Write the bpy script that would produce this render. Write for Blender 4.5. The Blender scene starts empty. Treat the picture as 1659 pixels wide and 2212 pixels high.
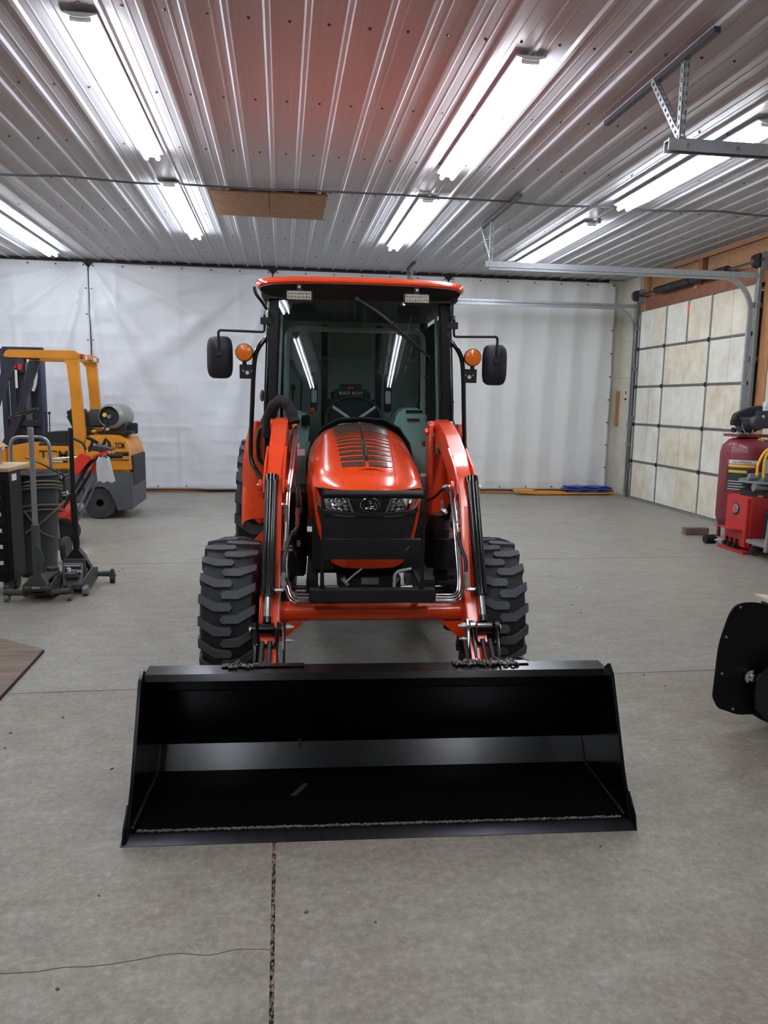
import bpy, bmesh, math, random
from mathutils import Vector, Matrix, noise
PI = math.pi
sc = bpy.context.scene
C = sc.collection
random.seed(7)

# ---------------------------------------------------------------- camera
cam_d = bpy.data.cameras.new('camera'); cam = bpy.data.objects.new('camera', cam_d); C.objects.link(cam)
F_PX, PITCH, YAW, ROLL, CAM_H = 1627.5, 0.1455, 0.1362, 0.0168, 1.532
cam_d.sensor_fit = 'VERTICAL'; cam_d.sensor_height = 36.0; cam_d.lens = F_PX/2212*36.0
cam_d.clip_start = 0.05; cam_d.clip_end = 100
fw = Vector((math.sin(YAW)*math.cos(PITCH), math.cos(YAW)*math.cos(PITCH), -math.sin(PITCH)))
rt = Vector((math.cos(YAW), -math.sin(YAW), 0)); up = rt.cross(fw)
r2 = math.cos(ROLL)*rt + math.sin(ROLL)*up; u2 = -math.sin(ROLL)*rt + math.cos(ROLL)*up
mw = Matrix((r2, u2, -fw)).transposed().to_4x4(); mw.translation = (0, 0, CAM_H)
cam.matrix_world = mw
sc.camera = cam
# ---------------------------------------------------------------- world and exposure
w = bpy.data.worlds.new('world'); sc.world = w; w.use_nodes = True
w.node_tree.nodes['Background'].inputs[0].default_value = (0.6, 0.65, 0.7, 1)
w.node_tree.nodes['Background'].inputs[1].default_value = 0.05
sc.view_settings.view_transform = 'Standard'; sc.view_settings.look = 'None'
sc.view_settings.gamma = 1.0; sc.view_settings.use_curve_mapping = False
sc.view_settings.exposure = 1.22
TUBE_STRENGTH = 16.0
sc.cycles.max_bounces = 8; sc.cycles.diffuse_bounces = 4; sc.cycles.glossy_bounces = 4
sc.cycles.transparent_max_bounces = 12; sc.cycles.sample_clamp_indirect = 4.0
sc.cycles.use_denoising = True
sc.cycles.caustics_reflective = False; sc.cycles.caustics_refractive = False

# ---------------------------------------------------------------- materials
def lin(h):
    h = h.lstrip('#'); o = []
    for i in (0, 2, 4):
        c = int(h[i:i+2], 16)/255
        o.append(c/12.92 if c <= 0.04045 else ((c+0.055)/1.055)**2.4)
    return tuple(o)+(1.0,)
MATS = {}
def M(name, hexc, rough=0.5, metal=0.0, coat=0.0, spec=0.5, var=0.0, vscale=4.0, bump=0.0, bscale=60.0, emit=0.0, alt=None, stretch=(1, 1, 1)):
    if name in MATS: return MATS[name]
    m = bpy.data.materials.new(name); m.use_nodes = True; MATS[name] = m
    nt = m.node_tree; b = nt.nodes['Principled BSDF']; c = lin(hexc)
    b.inputs['Base Color'].default_value = c; b.inputs['Roughness'].default_value = rough
    b.inputs['Metallic'].default_value = metal; b.inputs['Specular IOR Level'].default_value = spec
    b.inputs['Coat Weight'].default_value = coat; b.inputs['Coat Roughness'].default_value = 0.06
    if emit:
        b.inputs['Emission Color'].default_value = c; b.inputs['Emission Strength'].default_value = emit
    if var or bump:
        tc = nt.nodes.new('ShaderNodeTexCoord'); mp = nt.nodes.new('ShaderNodeMapping')
        mp.inputs['Scale'].default_value = stretch
        nt.links.new(tc.outputs['Object'], mp.inputs[0])
    if var:
        n = nt.nodes.new('ShaderNodeTexNoise'); n.inputs['Scale'].default_value = vscale; n.inputs['Detail'].default_value = 6
        n.inputs['Roughness'].default_value = 0.62
        nt.links.new(mp.outputs[0], n.inputs['Vector'])
        r = nt.nodes.new('ShaderNodeValToRGB'); r.color_ramp.elements[0].position = 0.3; r.color_ramp.elements[1].position = 0.7
        a = lin(alt) if alt else tuple(x*(1-var) for x in c[:3])+(1,)
        r.color_ramp.elements[0].color = a; r.color_ramp.elements[1].color = c
        nt.links.new(n.outputs['Fac'], r.inputs[0]); nt.links.new(r.outputs[0], b.inputs['Base Color'])
    if bump:
        n2 = nt.nodes.new('ShaderNodeTexNoise'); n2.inputs['Scale'].default_value = bscale; n2.inputs['Detail'].default_value = 4
        nt.links.new(mp.outputs[0], n2.inputs['Vector'])
        bp = nt.nodes.new('ShaderNodeBump'); bp.inputs['Strength'].default_value = bump; bp.inputs['Distance'].default_value = 0.01
        nt.links.new(n2.outputs['Fac'], bp.inputs['Height']); nt.links.new(bp.outputs[0], b.inputs['Normal'])
    return m
def glass_mat(name, tint, refl=1.0, rough=0.0):
    m = bpy.data.materials.new(name); m.use_nodes = True; nt = m.node_tree
    nt.nodes.clear(); o = nt.nodes.new('ShaderNodeOutputMaterial'); mx = nt.nodes.new('ShaderNodeMixShader')
    t = nt.nodes.new('ShaderNodeBsdfTransparent'); t.inputs[0].default_value = lin(tint)
    g = nt.nodes.new('ShaderNodeBsdfGlossy'); g.inputs['Roughness'].default_value = rough
    f = nt.nodes.new('ShaderNodeFresnel'); f.inputs[0].default_value = 1.0+0.5*refl
    nt.links.new(f.outputs[0], mx.inputs[0]); nt.links.new(t.outputs[0], mx.inputs[1]); nt.links.new(g.outputs[0], mx.inputs[2])
    nt.links.new(mx.outputs[0], o.inputs[0]); MATS[name] = m
    return m
def concrete_mat(mname, cols):
    m = bpy.data.materials.new(mname); m.use_nodes = True; nt = m.node_tree; b = nt.nodes['Principled BSDF']
    L = nt.links.new; N = nt.nodes.new
    geo = N('ShaderNodeNewGeometry')
    def noise_n(scale, det, rough, stretch=(1, 1, 1)):
        mp = N('ShaderNodeMapping'); mp.inputs['Scale'].default_value = stretch; L(geo.outputs['Position'], mp.inputs[0])
        n = N('ShaderNodeTexNoise'); n.inputs['Scale'].default_value = scale; n.inputs['Detail'].default_value = det
        n.inputs['Roughness'].default_value = rough; L(mp.outputs[0], n.inputs['Vector']); return n
    def ramp(src, stops):
        r = N('ShaderNodeValToRGB'); e = r.color_ramp.elements
        e[0].position, e[0].color = stops[0][0], lin(stops[0][1]); e[1].position, e[1].color = stops[-1][0], lin(stops[-1][1])
        for p, c in stops[1:-1]:
            x = e.new(p); x.color = lin(c)
        L(src, r.inputs[0]); return r
    def mix(a, bb, fac, mode='MIX'):
        x = N('ShaderNodeMix'); x.data_type = 'RGBA'; x.blend_type = mode
        if isinstance(fac, float): x.inputs[0].default_value = fac
        else: L(fac, x.inputs[0])
        L(a, x.inputs[6]); L(bb, x.inputs[7]); return x.outputs[2]
    big = ramp(noise_n(0.55, 5, 0.6).outputs['Fac'], [(0.36, cols[0]), (0.5, cols[1]), (0.64, cols[2])])
    warm = ramp(noise_n(2.1, 6, 0.7).outputs['Fac'], [(0.38, cols[3]), (0.52, cols[4]), (0.66, cols[5])])
    fine = ramp(noise_n(38, 6, 0.75).outputs['Fac'], [(0.33, cols[6]), (0.5, cols[1]), (0.66, cols[7])])
    sw = ramp(noise_n(5.5, 8, 0.72, (1.0, 1.9, 1)).outputs['Fac'], [(0.36, cols[6]), (0.5, cols[1]), (0.64, cols[7])])
    c = mix(big.outputs[0], warm.outputs[0], 0.55); c = mix(c, sw.outputs[0], 0.42); c = mix(c, fine.outputs[0], 0.42)
    # pale scuffs and dark stains with a shape of their own
    sc1 = ramp(noise_n(3.2, 9, 0.78, (1, 1.3, 1)).outputs['Fac'], [(0.60, '000000'), (0.72, 'b0b0b0')])
    pale = N('ShaderNodeRGB'); pale.outputs[0].default_value = lin('c2bfb8')
    c = mix(c, pale.outputs[0], sc1.outputs[0])
    st = ramp(noise_n(4.3, 7, 0.7, (1.2, 1, 1)).outputs['Fac'], [(0.22, 'a8a8a8'), (0.36, '000000')])
    dark = N('ShaderNodeRGB'); dark.outputs[0].default_value = lin('5d564e')
    c = mix(c, dark.outputs[0], st.outputs[0])
    L(c, b.inputs['Base Color'])
    b.inputs['Specular IOR Level'].default_value = 0.5
    n = noise_n(45, 6, 0.7); bp = N('ShaderNodeBump'); bp.inputs['Strength'].default_value = 0.25; bp.inputs['Distance'].default_value = 0.006
    L(n.outputs['Fac'], bp.inputs['Height']); L(bp.outputs[0], b.inputs['Normal'])
    rr = N('ShaderNodeMapRange'); rr.inputs[3].default_value = 0.30; rr.inputs[4].default_value = 0.56
    L(noise_n(1.7, 6, 0.6).outputs['Fac'], rr.inputs[0]); L(rr.outputs[0], b.inputs['Roughness'])
    MATS[mname] = m; return m

concrete_mat('concrete', ('796f62', '827a6e', '89877d', '776858', '82796c', '8e8c81', '60584e', 'a9a397'))
concrete_mat('concrete_grey', ('7e7a71', '89867c', '929289', '7c7568', '8a867d', '95958c', '69655e', 'aaa89f'))
M('filler', '5d5046', 0.9, var=0.4, vscale=30)
M('plate_black', '0a0a0d', 0.5, spec=0.22)
M('crack', '5e5850', 0.9)
M('sealant', '8c7462', 0.9, var=0.5, vscale=40)
M('ceiling_steel', 'b2b2b7', 0.42, spec=0.45)
M('screw', '3a3a3c', 0.5)
M('fixture', 'e6e8ea', 0.4)
M('tube_light', 'f2f7ff', 0.4, emit=TUBE_STRENGTH)
M('osb', 'a87f5c', 0.85, var=0.3, vscale=14, alt='8a6446')
M('lumber', 'b98358', 0.8, var=0.3, vscale=6, alt='93603c', stretch=(8, 8, .6))
M('lumber_dark', '8a5a42', 0.8, var=0.3, vscale=6)
M('cable', '55565e', 0.6)
M('galv', 'b2b6ba', 0.42, metal=0.45, var=0.25, vscale=25)
M('galv_dull', '8e9090', 0.5, metal=0.3, var=0.25, vscale=18)
M('tarp', 'e3e6ec', 0.48, spec=0.45, bump=0.05, bscale=260)
M('tarp_warm', 'e6e7e6', 0.5, spec=0.45, bump=0.05, bscale=260)
M('wall_cream', 'cfccbf', 0.6, var=0.12, vscale=2.5, alt='bdb8a6')
M('wall_dark', '3c3732', 0.8)
M('foam', 'ebe9e0', 0.75, var=0.16, vscale=2.4, alt='c9c3b2', bump=0.1, bscale=30)
M('foam2', 'e6e0d0', 0.75, var=0.2, vscale=3.1, alt='c6b9a0', bump=0.1, bscale=30)
M('spring', '4a4a4e', 0.45, metal=0.6)
M('black_hinge', '2b2723', 0.7)
M('orange_tape', 'ff6a3a', 0.6)
M('orange', 'f24a14', 0.2, coat=0.6, spec=0.5)
M('orange_arm', 'f04a18', 0.28, coat=0.35, var=0.06, vscale=9)
M('gloss_black', '08080a', 0.15, coat=0.8)
M('bucket_black', '0a0a0b', 0.19, spec=0.42, var=0.35, vscale=7, bump=0.02, bscale=35)
M('bucket_edge', '26262b', 0.28, metal=0.7, var=0.4, vscale=24, stretch=(1, .2, 1))
M('weld', '8f8983', 0.42, metal=0.6, var=0.7, vscale=90, bump=0.8, bscale=160)
M('satin_black', '111114', 0.45)
M('pillar_black', '0c0b10', 0.5, spec=0.25)
M('matte_black', '111114', 0.75)
M('dark_plastic', '26272c', 0.55)
M('mirror_plastic', '23242c', 0.5)
M('tyre', '202023', 0.68, var=0.25, vscale=8, bump=0.1, bscale=120)
M('tyre_face', '55555a', 0.8, var=0.25, vscale=10)
M('old_tyre', '3a3a3c', 0.85, var=0.3, vscale=9)
M('reflector_chrome', 'f4f2f4', 0.24, metal=0.85)
M('pull_white', 'f2f2f2', 0.3)
M('chrome', 'e4e6ea', 0.12, metal=1.0)
M('zinc', 'c9ced2', 0.28, metal=0.9)
M('steel_rod', 'd8dade', 0.18, metal=1.0)
M('hose', '222226', 0.5)
M('grille_black', '26282c', 0.5)
M('lamp_reflector', 'ffffff', 0.25, coat=1.0, spec=1.0, bump=0.6, bscale=45)
M('stripe_dark', '4a3a33', 0.3, coat=0.4, spec=0.5)
M('amber', 'f07a08', 0.15, coat=0.6, bump=0.5, bscale=50)
M('led_face', 'd9d3bd', 0.2, coat=0.8, var=0.4, vscale=150)
M('white_plastic', 'dcdfe2', 0.4)
M('interior', 'c9d4d3', 0.7)
M('headliner', '5b6464', 0.8)
M('interior_mid', 'c8d6d6', 0.6)
M('console_grey', 'cfe2e2', 0.35)
M('seat_vinyl', '2c3133', 0.55)
M('text_white', 'f2f4f4', 0.6)
M('text_dark', '201c18', 0.6)
M('emblem_orange', 'd9501e', 0.6)
M('fabric_sleeve', '2d2c33', 0.95, bump=0.4, bscale=200)
M('forklift_orange', 'd58a1e', 0.42, var=0.12, vscale=5, alt='c07a1c')
M('forklift_grey', '53555c', 0.6, var=0.25, vscale=5)
M('forklift_dark', '26282e', 0.6)
M('navy_dark', '1d2030', 0.5)
M('navy_trim', '3a3f63', 0.4)
M('tank_steel', '9b9d96', 0.38, metal=0.5, var=0.25, vscale=9)
M('rubber_seat', '1f2126', 0.5)
M('red_lens', 'b02a24', 0.25, coat=0.5)
M('red_paint', 'dc3a2c', 0.4, coat=0.2)
M('maroon', '74202c', 0.42, coat=0.2, var=0.12, vscale=6)
M('changer_red', 'b02c2a', 0.45, var=0.12, vscale=6)
M('chest_black', '101113', 0.5, spec=0.3)
M('can_grey', '3c4346', 0.55, var=0.2, vscale=3)
M('cardboard', 'b08c64', 0.85, var=0.12, vscale=9)
M('worktop_wood', 'b59c78', 0.7, var=0.25, vscale=10, stretch=(1, 6, 1))
M('jack_grey', '4a4c4b', 0.6, var=0.3, vscale=15)
M('jack_dirty', '4c493f', 0.8, var=0.5, vscale=18)
M('jack_panel', '80838b', 0.35, coat=0.3)
M('alu_handle', '9a9ea4', 0.45, metal=0.5, var=0.2, vscale=10)
M('tin', '8e9296', 0.4, metal=0.7)
M('brown_hose', '5f5647', 0.7)
M('orange_dirty', 'c8532c', 0.6, var=0.2, vscale=9)
M('bag', 'cfd2d4', 0.35, coat=0.4)
M('yellow_hose', 'e6b62a', 0.45)
M('yellow_label', 'e0b53a', 0.5)
M('green_label', 'c3c22a', 0.5)
M('label_white', 'dad7cf', 0.6)
M('label_black', '24292c', 0.5)
M('motor_grey', '3a3b42', 0.6, var=0.2, vscale=15)
M('brass', 'b99a4a', 0.35, metal=0.8)
M('blue_tarp', '2b3f9c', 0.5, coat=0.2)
M('blade_orange', 'd98a22', 0.5)
M('plywood', '8a7866', 0.8, var=0.4, vscale=3.0, alt='5f5148', stretch=(1, 7, 1))
M('plywood_edge', '3a2c24', 0.8)
M('board_cream', 'cfc4ae', 0.75, var=0.25, vscale=8)
M('sign_red', 'c2443c', 0.6)
M('blue_metal', '2f4f8c', 0.5)
glass_mat('cab_glass', 'd0e0dc', 1.0)
glass_mat('clear_lens', 'f4f6f6', .8, 0.03)
glass_mat('side_glass', '9db4ae', 0.8)

# ---------------------------------------------------------------- mesh helpers
def fillet(pts, r=0.02, n=4):
    pts = [Vector(p) for p in pts]; out = [pts[0]]
    for i in range(1, len(pts)-1):
        a, b, c = pts[i-1], pts[i], pts[i+1]
        la, lc = (a-b).length, (c-b).length; rr = min(r, la*.49, lc*.49)
        p, q = b+(a-b).normalized()*rr, b+(c-b).normalized()*rr
        for k in range(n+1):
            t = k/n; out.append((1-t)**2*p+2*t*(1-t)*b+t*t*q)
    out.append(pts[-1]); return out
def smooth_path(pts, n=6):
    P = [Vector(p) for p in pts]; P = [2*P[0]-P[1]]+P+[2*P[-1]-P[-2]]; out = []
    for i in range(1, len(P)-2):
        for k in range(n):
            t = k/n; a, b, c, d = P[i-1], P[i], P[i+1], P[i+2]
            out.append(0.5*((2*b)+(c-a)*t+(2*a-5*b+4*c-d)*t*t+(3*b-a-3*c+d)*t**3))
    out.append(P[-2]); return out
class B:
    def __init__(s): s.bm = bmesh.new()
    def box(s, c, d, rot=None, bev=0.0):
        r = bmesh.ops.create_cube(s.bm, size=1.0); vs = r['verts']
        mt = Matrix.Translation(c) @ (rot.to_4x4() if rot else Matrix()) @ Matrix.Diagonal((d[0], d[1], d[2], 1))
        bmesh.ops.transform(s.bm, matrix=mt, verts=vs)
        if bev:
            es = list({e for v in vs for e in v.link_edges})
            bmesh.ops.bevel(s.bm, geom=es, offset=bev, segments=2, affect='EDGES', clamp_overlap=True)
        return s
    def bx(s, x0, x1, y0, y1, z0, z1, bev=0.0):
        return s.box(((x0+x1)/2, (y0+y1)/2, (z0+z1)/2), (abs(x1-x0), abs(y1-y0), abs(z1-z0)), None, bev)
    def ring(s, c, ax, r, n, ref=None):
        ax = Vector(ax).normalized(); ref = ref or (Vector((0, 0, 1)) if abs(ax.z) < .9 else Vector((1, 0, 0)))
        u = ax.cross(ref).normalized(); v = ax.cross(u).normalized()
        return [s.bm.verts.new(Vector(c)+u*r*math.cos(2*PI*k/n)+v*r*math.sin(2*PI*k/n)) for k in range(n)]
    def bridge(s, a, b):
        n = len(a)
        for k in range(n):
            s.bm.faces.new((a[k], a[(k+1) % n], b[(k+1) % n], b[k]))
    def cyl(s, p0, p1, r, r1=None, n=16, cap=True):
        p0, p1 = Vector(p0), Vector(p1); ax = p1-p0
        a = s.ring(p0, ax, r, n); b = s.ring(p1, ax, r if r1 is None else r1, n); s.bridge(a, b)
        if cap: s.bm.faces.new(a[::-1]); s.bm.faces.new(b)
        return s
    def tube(s, pts, r, n=8, closed=False, cap=True):
        pts = [Vector(p) for p in pts]; N = len(pts); rings = []; ref = None
        for i, p in enumerate(pts):
            if closed: t = (pts[(i+1) % N]-pts[i-1])
            else: t = pts[min(i+1, N-1)]-pts[max(i-1, 0)]
            t = t.normalized() if t.length > 1e-9 else Vector((0, 0, 1))
            if ref is None:
                ref = Vector((0, 0, 1)) if abs(t.z) < .9 else Vector((1, 0, 0)); u = t.cross(ref).normalized()
            else: u = (u-t*u.dot(t)); u = u.normalized() if u.length > 1e-6 else t.cross(Vector((1, 0, 0))).normalized()
            v = t.cross(u).normalized(); rr = r[i] if isinstance(r, (list, tuple)) else r
            rings.append([s.bm.verts.new(p+u*rr*math.cos(2*PI*k/n)+v*rr*math.sin(2*PI*k/n)) for k in range(n)])
        for i in range(N-1): s.bridge(rings[i], rings[i+1])
        if closed: s.bridge(rings[-1], rings[0])
        elif cap: s.bm.faces.new(rings[0][::-1]); s.bm.faces.new(rings[-1])
        return s
    def lathe(s, prof, o=(0, 0, 0), ax=(0, 0, 1), n=32, cap=True):
        o, ax = Vector(o), Vector(ax).normalized(); prev = None; first = None
        for r, h in prof:
            ring = s.ring(o+ax*h, ax, max(r, 1e-4), n)
            if prev: s.bridge(prev, ring)
            else: first = ring
            prev = ring
        if cap: s.bm.faces.new(first[::-1]); s.bm.faces.new(prev)
        return s
    def prism(s, poly, plane, a, b, bev=0.0):
        def P(u, v, w): return {'yz': (w, u, v), 'xz': (u, w, v), 'xy': (u, v, w)}[plane]
        A = [s.bm.verts.new(P(u, v, a)) for u, v in poly]; Bv = [s.bm.verts.new(P(u, v, b)) for u, v in poly]
        f = [s.bm.faces.new(A), s.bm.faces.new(Bv[::-1])]; s.bridge(A[::-1], Bv[::-1])
        if bev:
            es = list({e for v in A+Bv for e in v.link_edges})
            bmesh.ops.bevel(s.bm, geom=es, offset=bev, segments=2, affect='EDGES', clamp_overlap=True)
        return s
    def grid(s, rows, thick=0.0, closed=False):
        V = [[s.bm.verts.new(p) for p in r] for r in rows]; fs = []
        for i in range(len(V)-1):
            for j in range(len(V[i])-1):
                fs.append(s.bm.faces.new((V[i][j], V[i][j+1], V[i+1][j+1], V[i+1][j])))
        if thick:
            bmesh.ops.recalc_face_normals(s.bm, faces=fs)
            bmesh.ops.solidify(s.bm, geom=fs, thickness=thick)
        return s
    def ball(s, c, r, sx=1, sy=1, sz=1, u=16, v=10):
        q = bmesh.ops.create_uvsphere(s.bm, u_segments=u, v_segments=v, radius=r)
        bmesh.ops.transform(s.bm, matrix=Matrix.Translation(c) @ Matrix.Diagonal((sx, sy, sz, 1)), verts=q['verts']); return s
    def xf(s, m): bmesh.ops.transform(s.bm, matrix=m, verts=s.bm.verts[:]); return s
    def mesh(s, name, mat, ang=38, flat=False, recalc=True):
        if recalc: bmesh.ops.recalc_face_normals(s.bm, faces=s.bm.faces[:])
        if not flat:
            for f in s.bm.faces: f.smooth = True
            for e in s.bm.edges:
                if len(e.link_faces) == 2: e.smooth = e.calc_face_angle(0) < math.radians(ang)
        me = bpy.data.meshes.new(name); s.bm.to_mesh(me); s.bm.free()
        me.materials.append(MATS[mat]); return me
    def build(s, name, mat, parent=None, label=None, ang=38, flat=False, recalc=True, kind=None):
        o = bpy.data.objects.new(name, s.mesh(name, mat, ang, flat, recalc)); C.objects.link(o)
        if parent is not None: o.parent = parent
        if label: o['label'] = label
        if kind: o['kind'] = kind
        return o
def inst(src, parent, loc=None, label=None):
    o = src.copy(); C.objects.link(o); o.parent = parent
    if loc is not None: o.location = loc
    if label: o['label'] = label
    return o
def thing(name, label, cat, loc=(0, 0, 0), rz=0.0, group=None):
    o = bpy.data.objects.new(name, None); C.objects.link(o); o.location = loc; o.rotation_euler = (0, 0, rz)
    o.empty_display_size = 0.1
    o['label'] = label; o['category'] = cat
    if group: o['group'] = group
    return o
def tag(o, label, cat, group=None):
    o['label'] = label; o['category'] = cat
    if group: o['group'] = group
    return o
def rel(o, *a):   # coordinates given in the room, returned relative to the thing's base
    return tuple(Vector(p)-o.location for p in a)
def text(body, size, ext, mat, parent, name, loc, rot=(PI/2, 0, 0), sx=1.0, align='CENTER', bold=0.0):
    cu = bpy.data.curves.new(name, 'FONT'); cu.body = body; cu.size = size; cu.extrude = ext; cu.align_x = align; cu.align_y = 'CENTER'
    cu.offset = bold
    t = bpy.data.objects.new(name, cu); C.objects.link(t)
    bpy.context.view_layer.update()
    me = bpy.data.meshes.new_from_object(t.evaluated_get(bpy.context.evaluated_depsgraph_get()))
    bpy.data.objects.remove(t); me.materials.clear(); me.materials.append(MATS[mat])
    o = bpy.data.objects.new(name, me); C.objects.link(o); o.parent = parent
    o.location = loc; o.rotation_euler = rot; o.scale = (sx, 1, 1)
    return o
def struct(name, b, mat, **k):
    o = b.build(name, mat, **k); o['kind'] = 'structure'; return o
Rx = lambda a: Matrix.Rotation(a, 3, 'X')
Ry = lambda a: Matrix.Rotation(a, 3, 'Y')
Rz = lambda a: Matrix.Rotation(a, 3, 'Z')

# ================================================================ ROOM
XL, XR, YF, YB, HC = -6.6, 5.87, -5.2, 12.78, 3.66
floor = struct('floor', B().bx(XL-.2, XR+.2, YF-.2, YB+.2, -0.25, -0.012), 'filler')
xs = [XL, -0.03, XR+.15]; ys = [YF, 0.35, 3.956, 7.12, 10.1, YB]
for i in range(2):
    for j in range(5):
        g = 0.005 if j else 0.005
        B().bx(xs[i]+.006, xs[i+1]-.006, ys[j]+.004, ys[j+1]-.004, -0.05, 0.0, 0.0).build('floor_slab', 'concrete' if j < 2 else 'concrete_grey', floor)
# joint sealant crumbs along the near joint and a hairline crack
random.seed(3)
b = B()
for k in range(260):
    y = 0.6+random.random()*1.95; b.ball((-0.03+random.uniform(-.006, .006), y, -.004), random.uniform(.0022, .0055), 1, random.uniform(1, 3), .8, 6, 4)
b.build('joint_sealant', 'sealant', floor, kind='stuff')
cp = [(-1.9, 2.02), (-1.55, 1.99), (-1.37, 1.955), (-1.2, 1.975), (-.98, 1.985), (-.8, 1.945), (-.62, 1.93), (-.48, 1.935), (-.37, 1.965), (-.22, 1.95), (-.12, 1.945), (-.036, 1.94)]
b = B(); pp = [Vector((x, y, 0)) for x, y in cp]; pp = smooth_path(pp, 5)
for i in range(len(pp)-1):
    a, c = pp[i], pp[i+1]; jit = noise.noise(a*9)*.02
    a = a+Vector((0, jit, 0)); c = c+Vector((0, noise.noise(c*9)*.02, 0)) if i < len(pp)-2 else c
    d = c-a; wd = .0012+.0010*abs(noise.noise(a*5))
    b.box((a+c)/2+Vector((0, 0, .0004)), (d.length*1.05, wd*2, .0008), Rz(math.atan2(d.y, d.x)))
b.build('floor_crack', 'crack', floor)
b = B(); random.seed(11)
for k in range(46):
    x, y = random.uniform(-1.6, 2.6), random.uniform(1.7, 7); b.box((x, y, .002), (random.uniform(.004, .016), random.uniform(.003, .01), .004), Rz(random.random()*3))
b.build('floor_debris', 'crack', floor, kind='stuff')

# ceiling: ribbed steel sheets, one part per sheet
ceil = struct('ceiling', B().bx(XL, XR+.15, YF, YB, HC+.03, HC+.12), 'wall_dark')
P = 0.2286; X0 = -0.0735
def sheet_profile(nrib):
    pr = [(0, 0)]
    for k in range(nrib):
        c = k*P+P*.5
        pr += [(c-.026, 0), (c-.012, -.016), (c+.012, -.016), (c+.026, 0)]
        if True:
            for q in (.33, .66):
                m = c+P*q
                if m < nrib*P-.006: pr += [(m-.008, 0), (m-.004, -.0022), (m+.004, -.0022), (m+.008, 0)]
    pr.append((nrib*P, 0)); return pr
def sheet(L):
    b = B(); pr = sheet_profile(4)
    A = [b.bm.verts.new((u, 0, v)) for u, v in pr]; D = [b.bm.verts.new((u, L, v)) for u, v in pr]
    for k in range(len(pr)-1): b.bm.faces.new((A[k], A[k+1], D[k+1], D[k]))
    return b
def sheet_obj(L):
    return sheet(L).build('ceiling_sheet', 'ceiling_steel', ceil, ang=12)
segs = [(YF, 1.2), (1.2, 7.98), (7.95, YB)]
for si, (y0, y1) in enumerate(segs):
    src = None
    n0 = math.floor((XL-X0)/(4*P)); x = X0-P/2+n0*4*P
    while x < XR:
        if src is None: src = sheet_obj(y1-y0); o = src
        else: o = inst(src, ceil)
        o.location = (x, y0, HC-(0.0015 if si == 2 else 0)-random.uniform(0, .0008)); x += 4*P
b = B()
yy = 4.665-1.177*3
while yy < YB-.2:
    x = X0+P*math.ceil((XL-X0)/P)+P*.5
    while x < XR:
        if x > -4.4 and yy > 3.0:
            b.cyl((x+random.uniform(-.012, .012)+.01, yy+random.uniform(-.01, .01)+.012*(x), HC-.006), (x+.01, yy+.012*x, HC+.002), .0085, n=6)
        x += P
    yy += 1.177
b.build('sheet_screws', 'screw', ceil, kind='stuff')
# walls
wb = struct('wall_back', B().bx(XL, XR+.2, YB, YB+.15, 0, HC+.1), 'wall_dark')
B().bx(5.60, XR+.1, YB-.02, YB+.01, .0, HC-.01).build('wall_panel', 'wall_cream', wb)
struct('baseboard_back', B().bx(XL, XR, YB-.05, YB-.005, 0, .055), 'lumber')
struct('wall_left', B().bx(XL-.15, XL, YF, YB, 0, HC+.1), 'wall_cream')
struct('wall_front', B().bx(XL, XR+.2, YF-.15, YF, 0, HC+.1), 'wall_cream')
b = B(); b.bx(XR, XR+.15, 12.03, YB, 0, HC+.1); b.bx(XR, XR+.15, 4.75, 8.70, 0, HC+.1); b.bx(XR, XR+.15, YF, 1.6, 0, HC+.1)
b.bx(XR+.18, XR+.22, 1.6, 12.1, 0, HC+.1); b.bx(XR, XR+.15, 1.6, 4.75, 3.1, HC+.1)
wr = struct('wall_right', b, 'wall_cream')
for (y0, y1, zs) in ((12.045, YB-.01, (0.12, 1.21, 2.0, 2.62, 3.64)), (7.5, 8.66, (0.02, 1.2, 2.35, 3.64)), (6.28, 7.494, (0.02, 1.2, 2.35, 3.64))):
    for k in range(len(zs)-1):
        B().bx(XR-.008, XR+.001, y0+.003, y1-.003, zs[k]+.003, zs[k+1]-.003).build('wall_panel', 'wall_cream', wr)
# header framing above the garage door
hd = struct('trim_1', B().bx(XR+.0, XR+.05, 8.75, 11.98, 3.06, 3.27), 'lumber_dark')
for (y0, y1) in ((8.75, 9.75), (9.755, 11.98)):
    B().bx(XR+.06, XR+.08, y0, y1, 3.27, 3.66).build('sheathing_board', 'osb', hd)
B().bx(XR+.005, XR+.05, 8.6, 12.05, 3.60, 3.655).build('top_plate', 'lumber', hd)
B().bx(XR-.02, XR+.05, 8.62, 8.80, 0, 3.64).build('jamb_post', 'lumber', hd)
B().bx(XR-.01, XR+.05, 11.90, 12.04, 2.9, 3.64).build('jamb_post', 'lumber', hd)
B().bx(XR-.02, XR+.04, 10.36, 10.44, 3.20, 3.56).build('spring_pad', 'lumber', hd)
B().bx(XR-.02, XR+.045, 10.25, 10.36, 3.22, 3.60).build('spring_pad', 'lumber_dark', hd)
B().bx(XR-.002, XR+.04, 12.04, 12.14, 0, 3.66).build('jamb_strip', 'galv_dull', hd)

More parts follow.
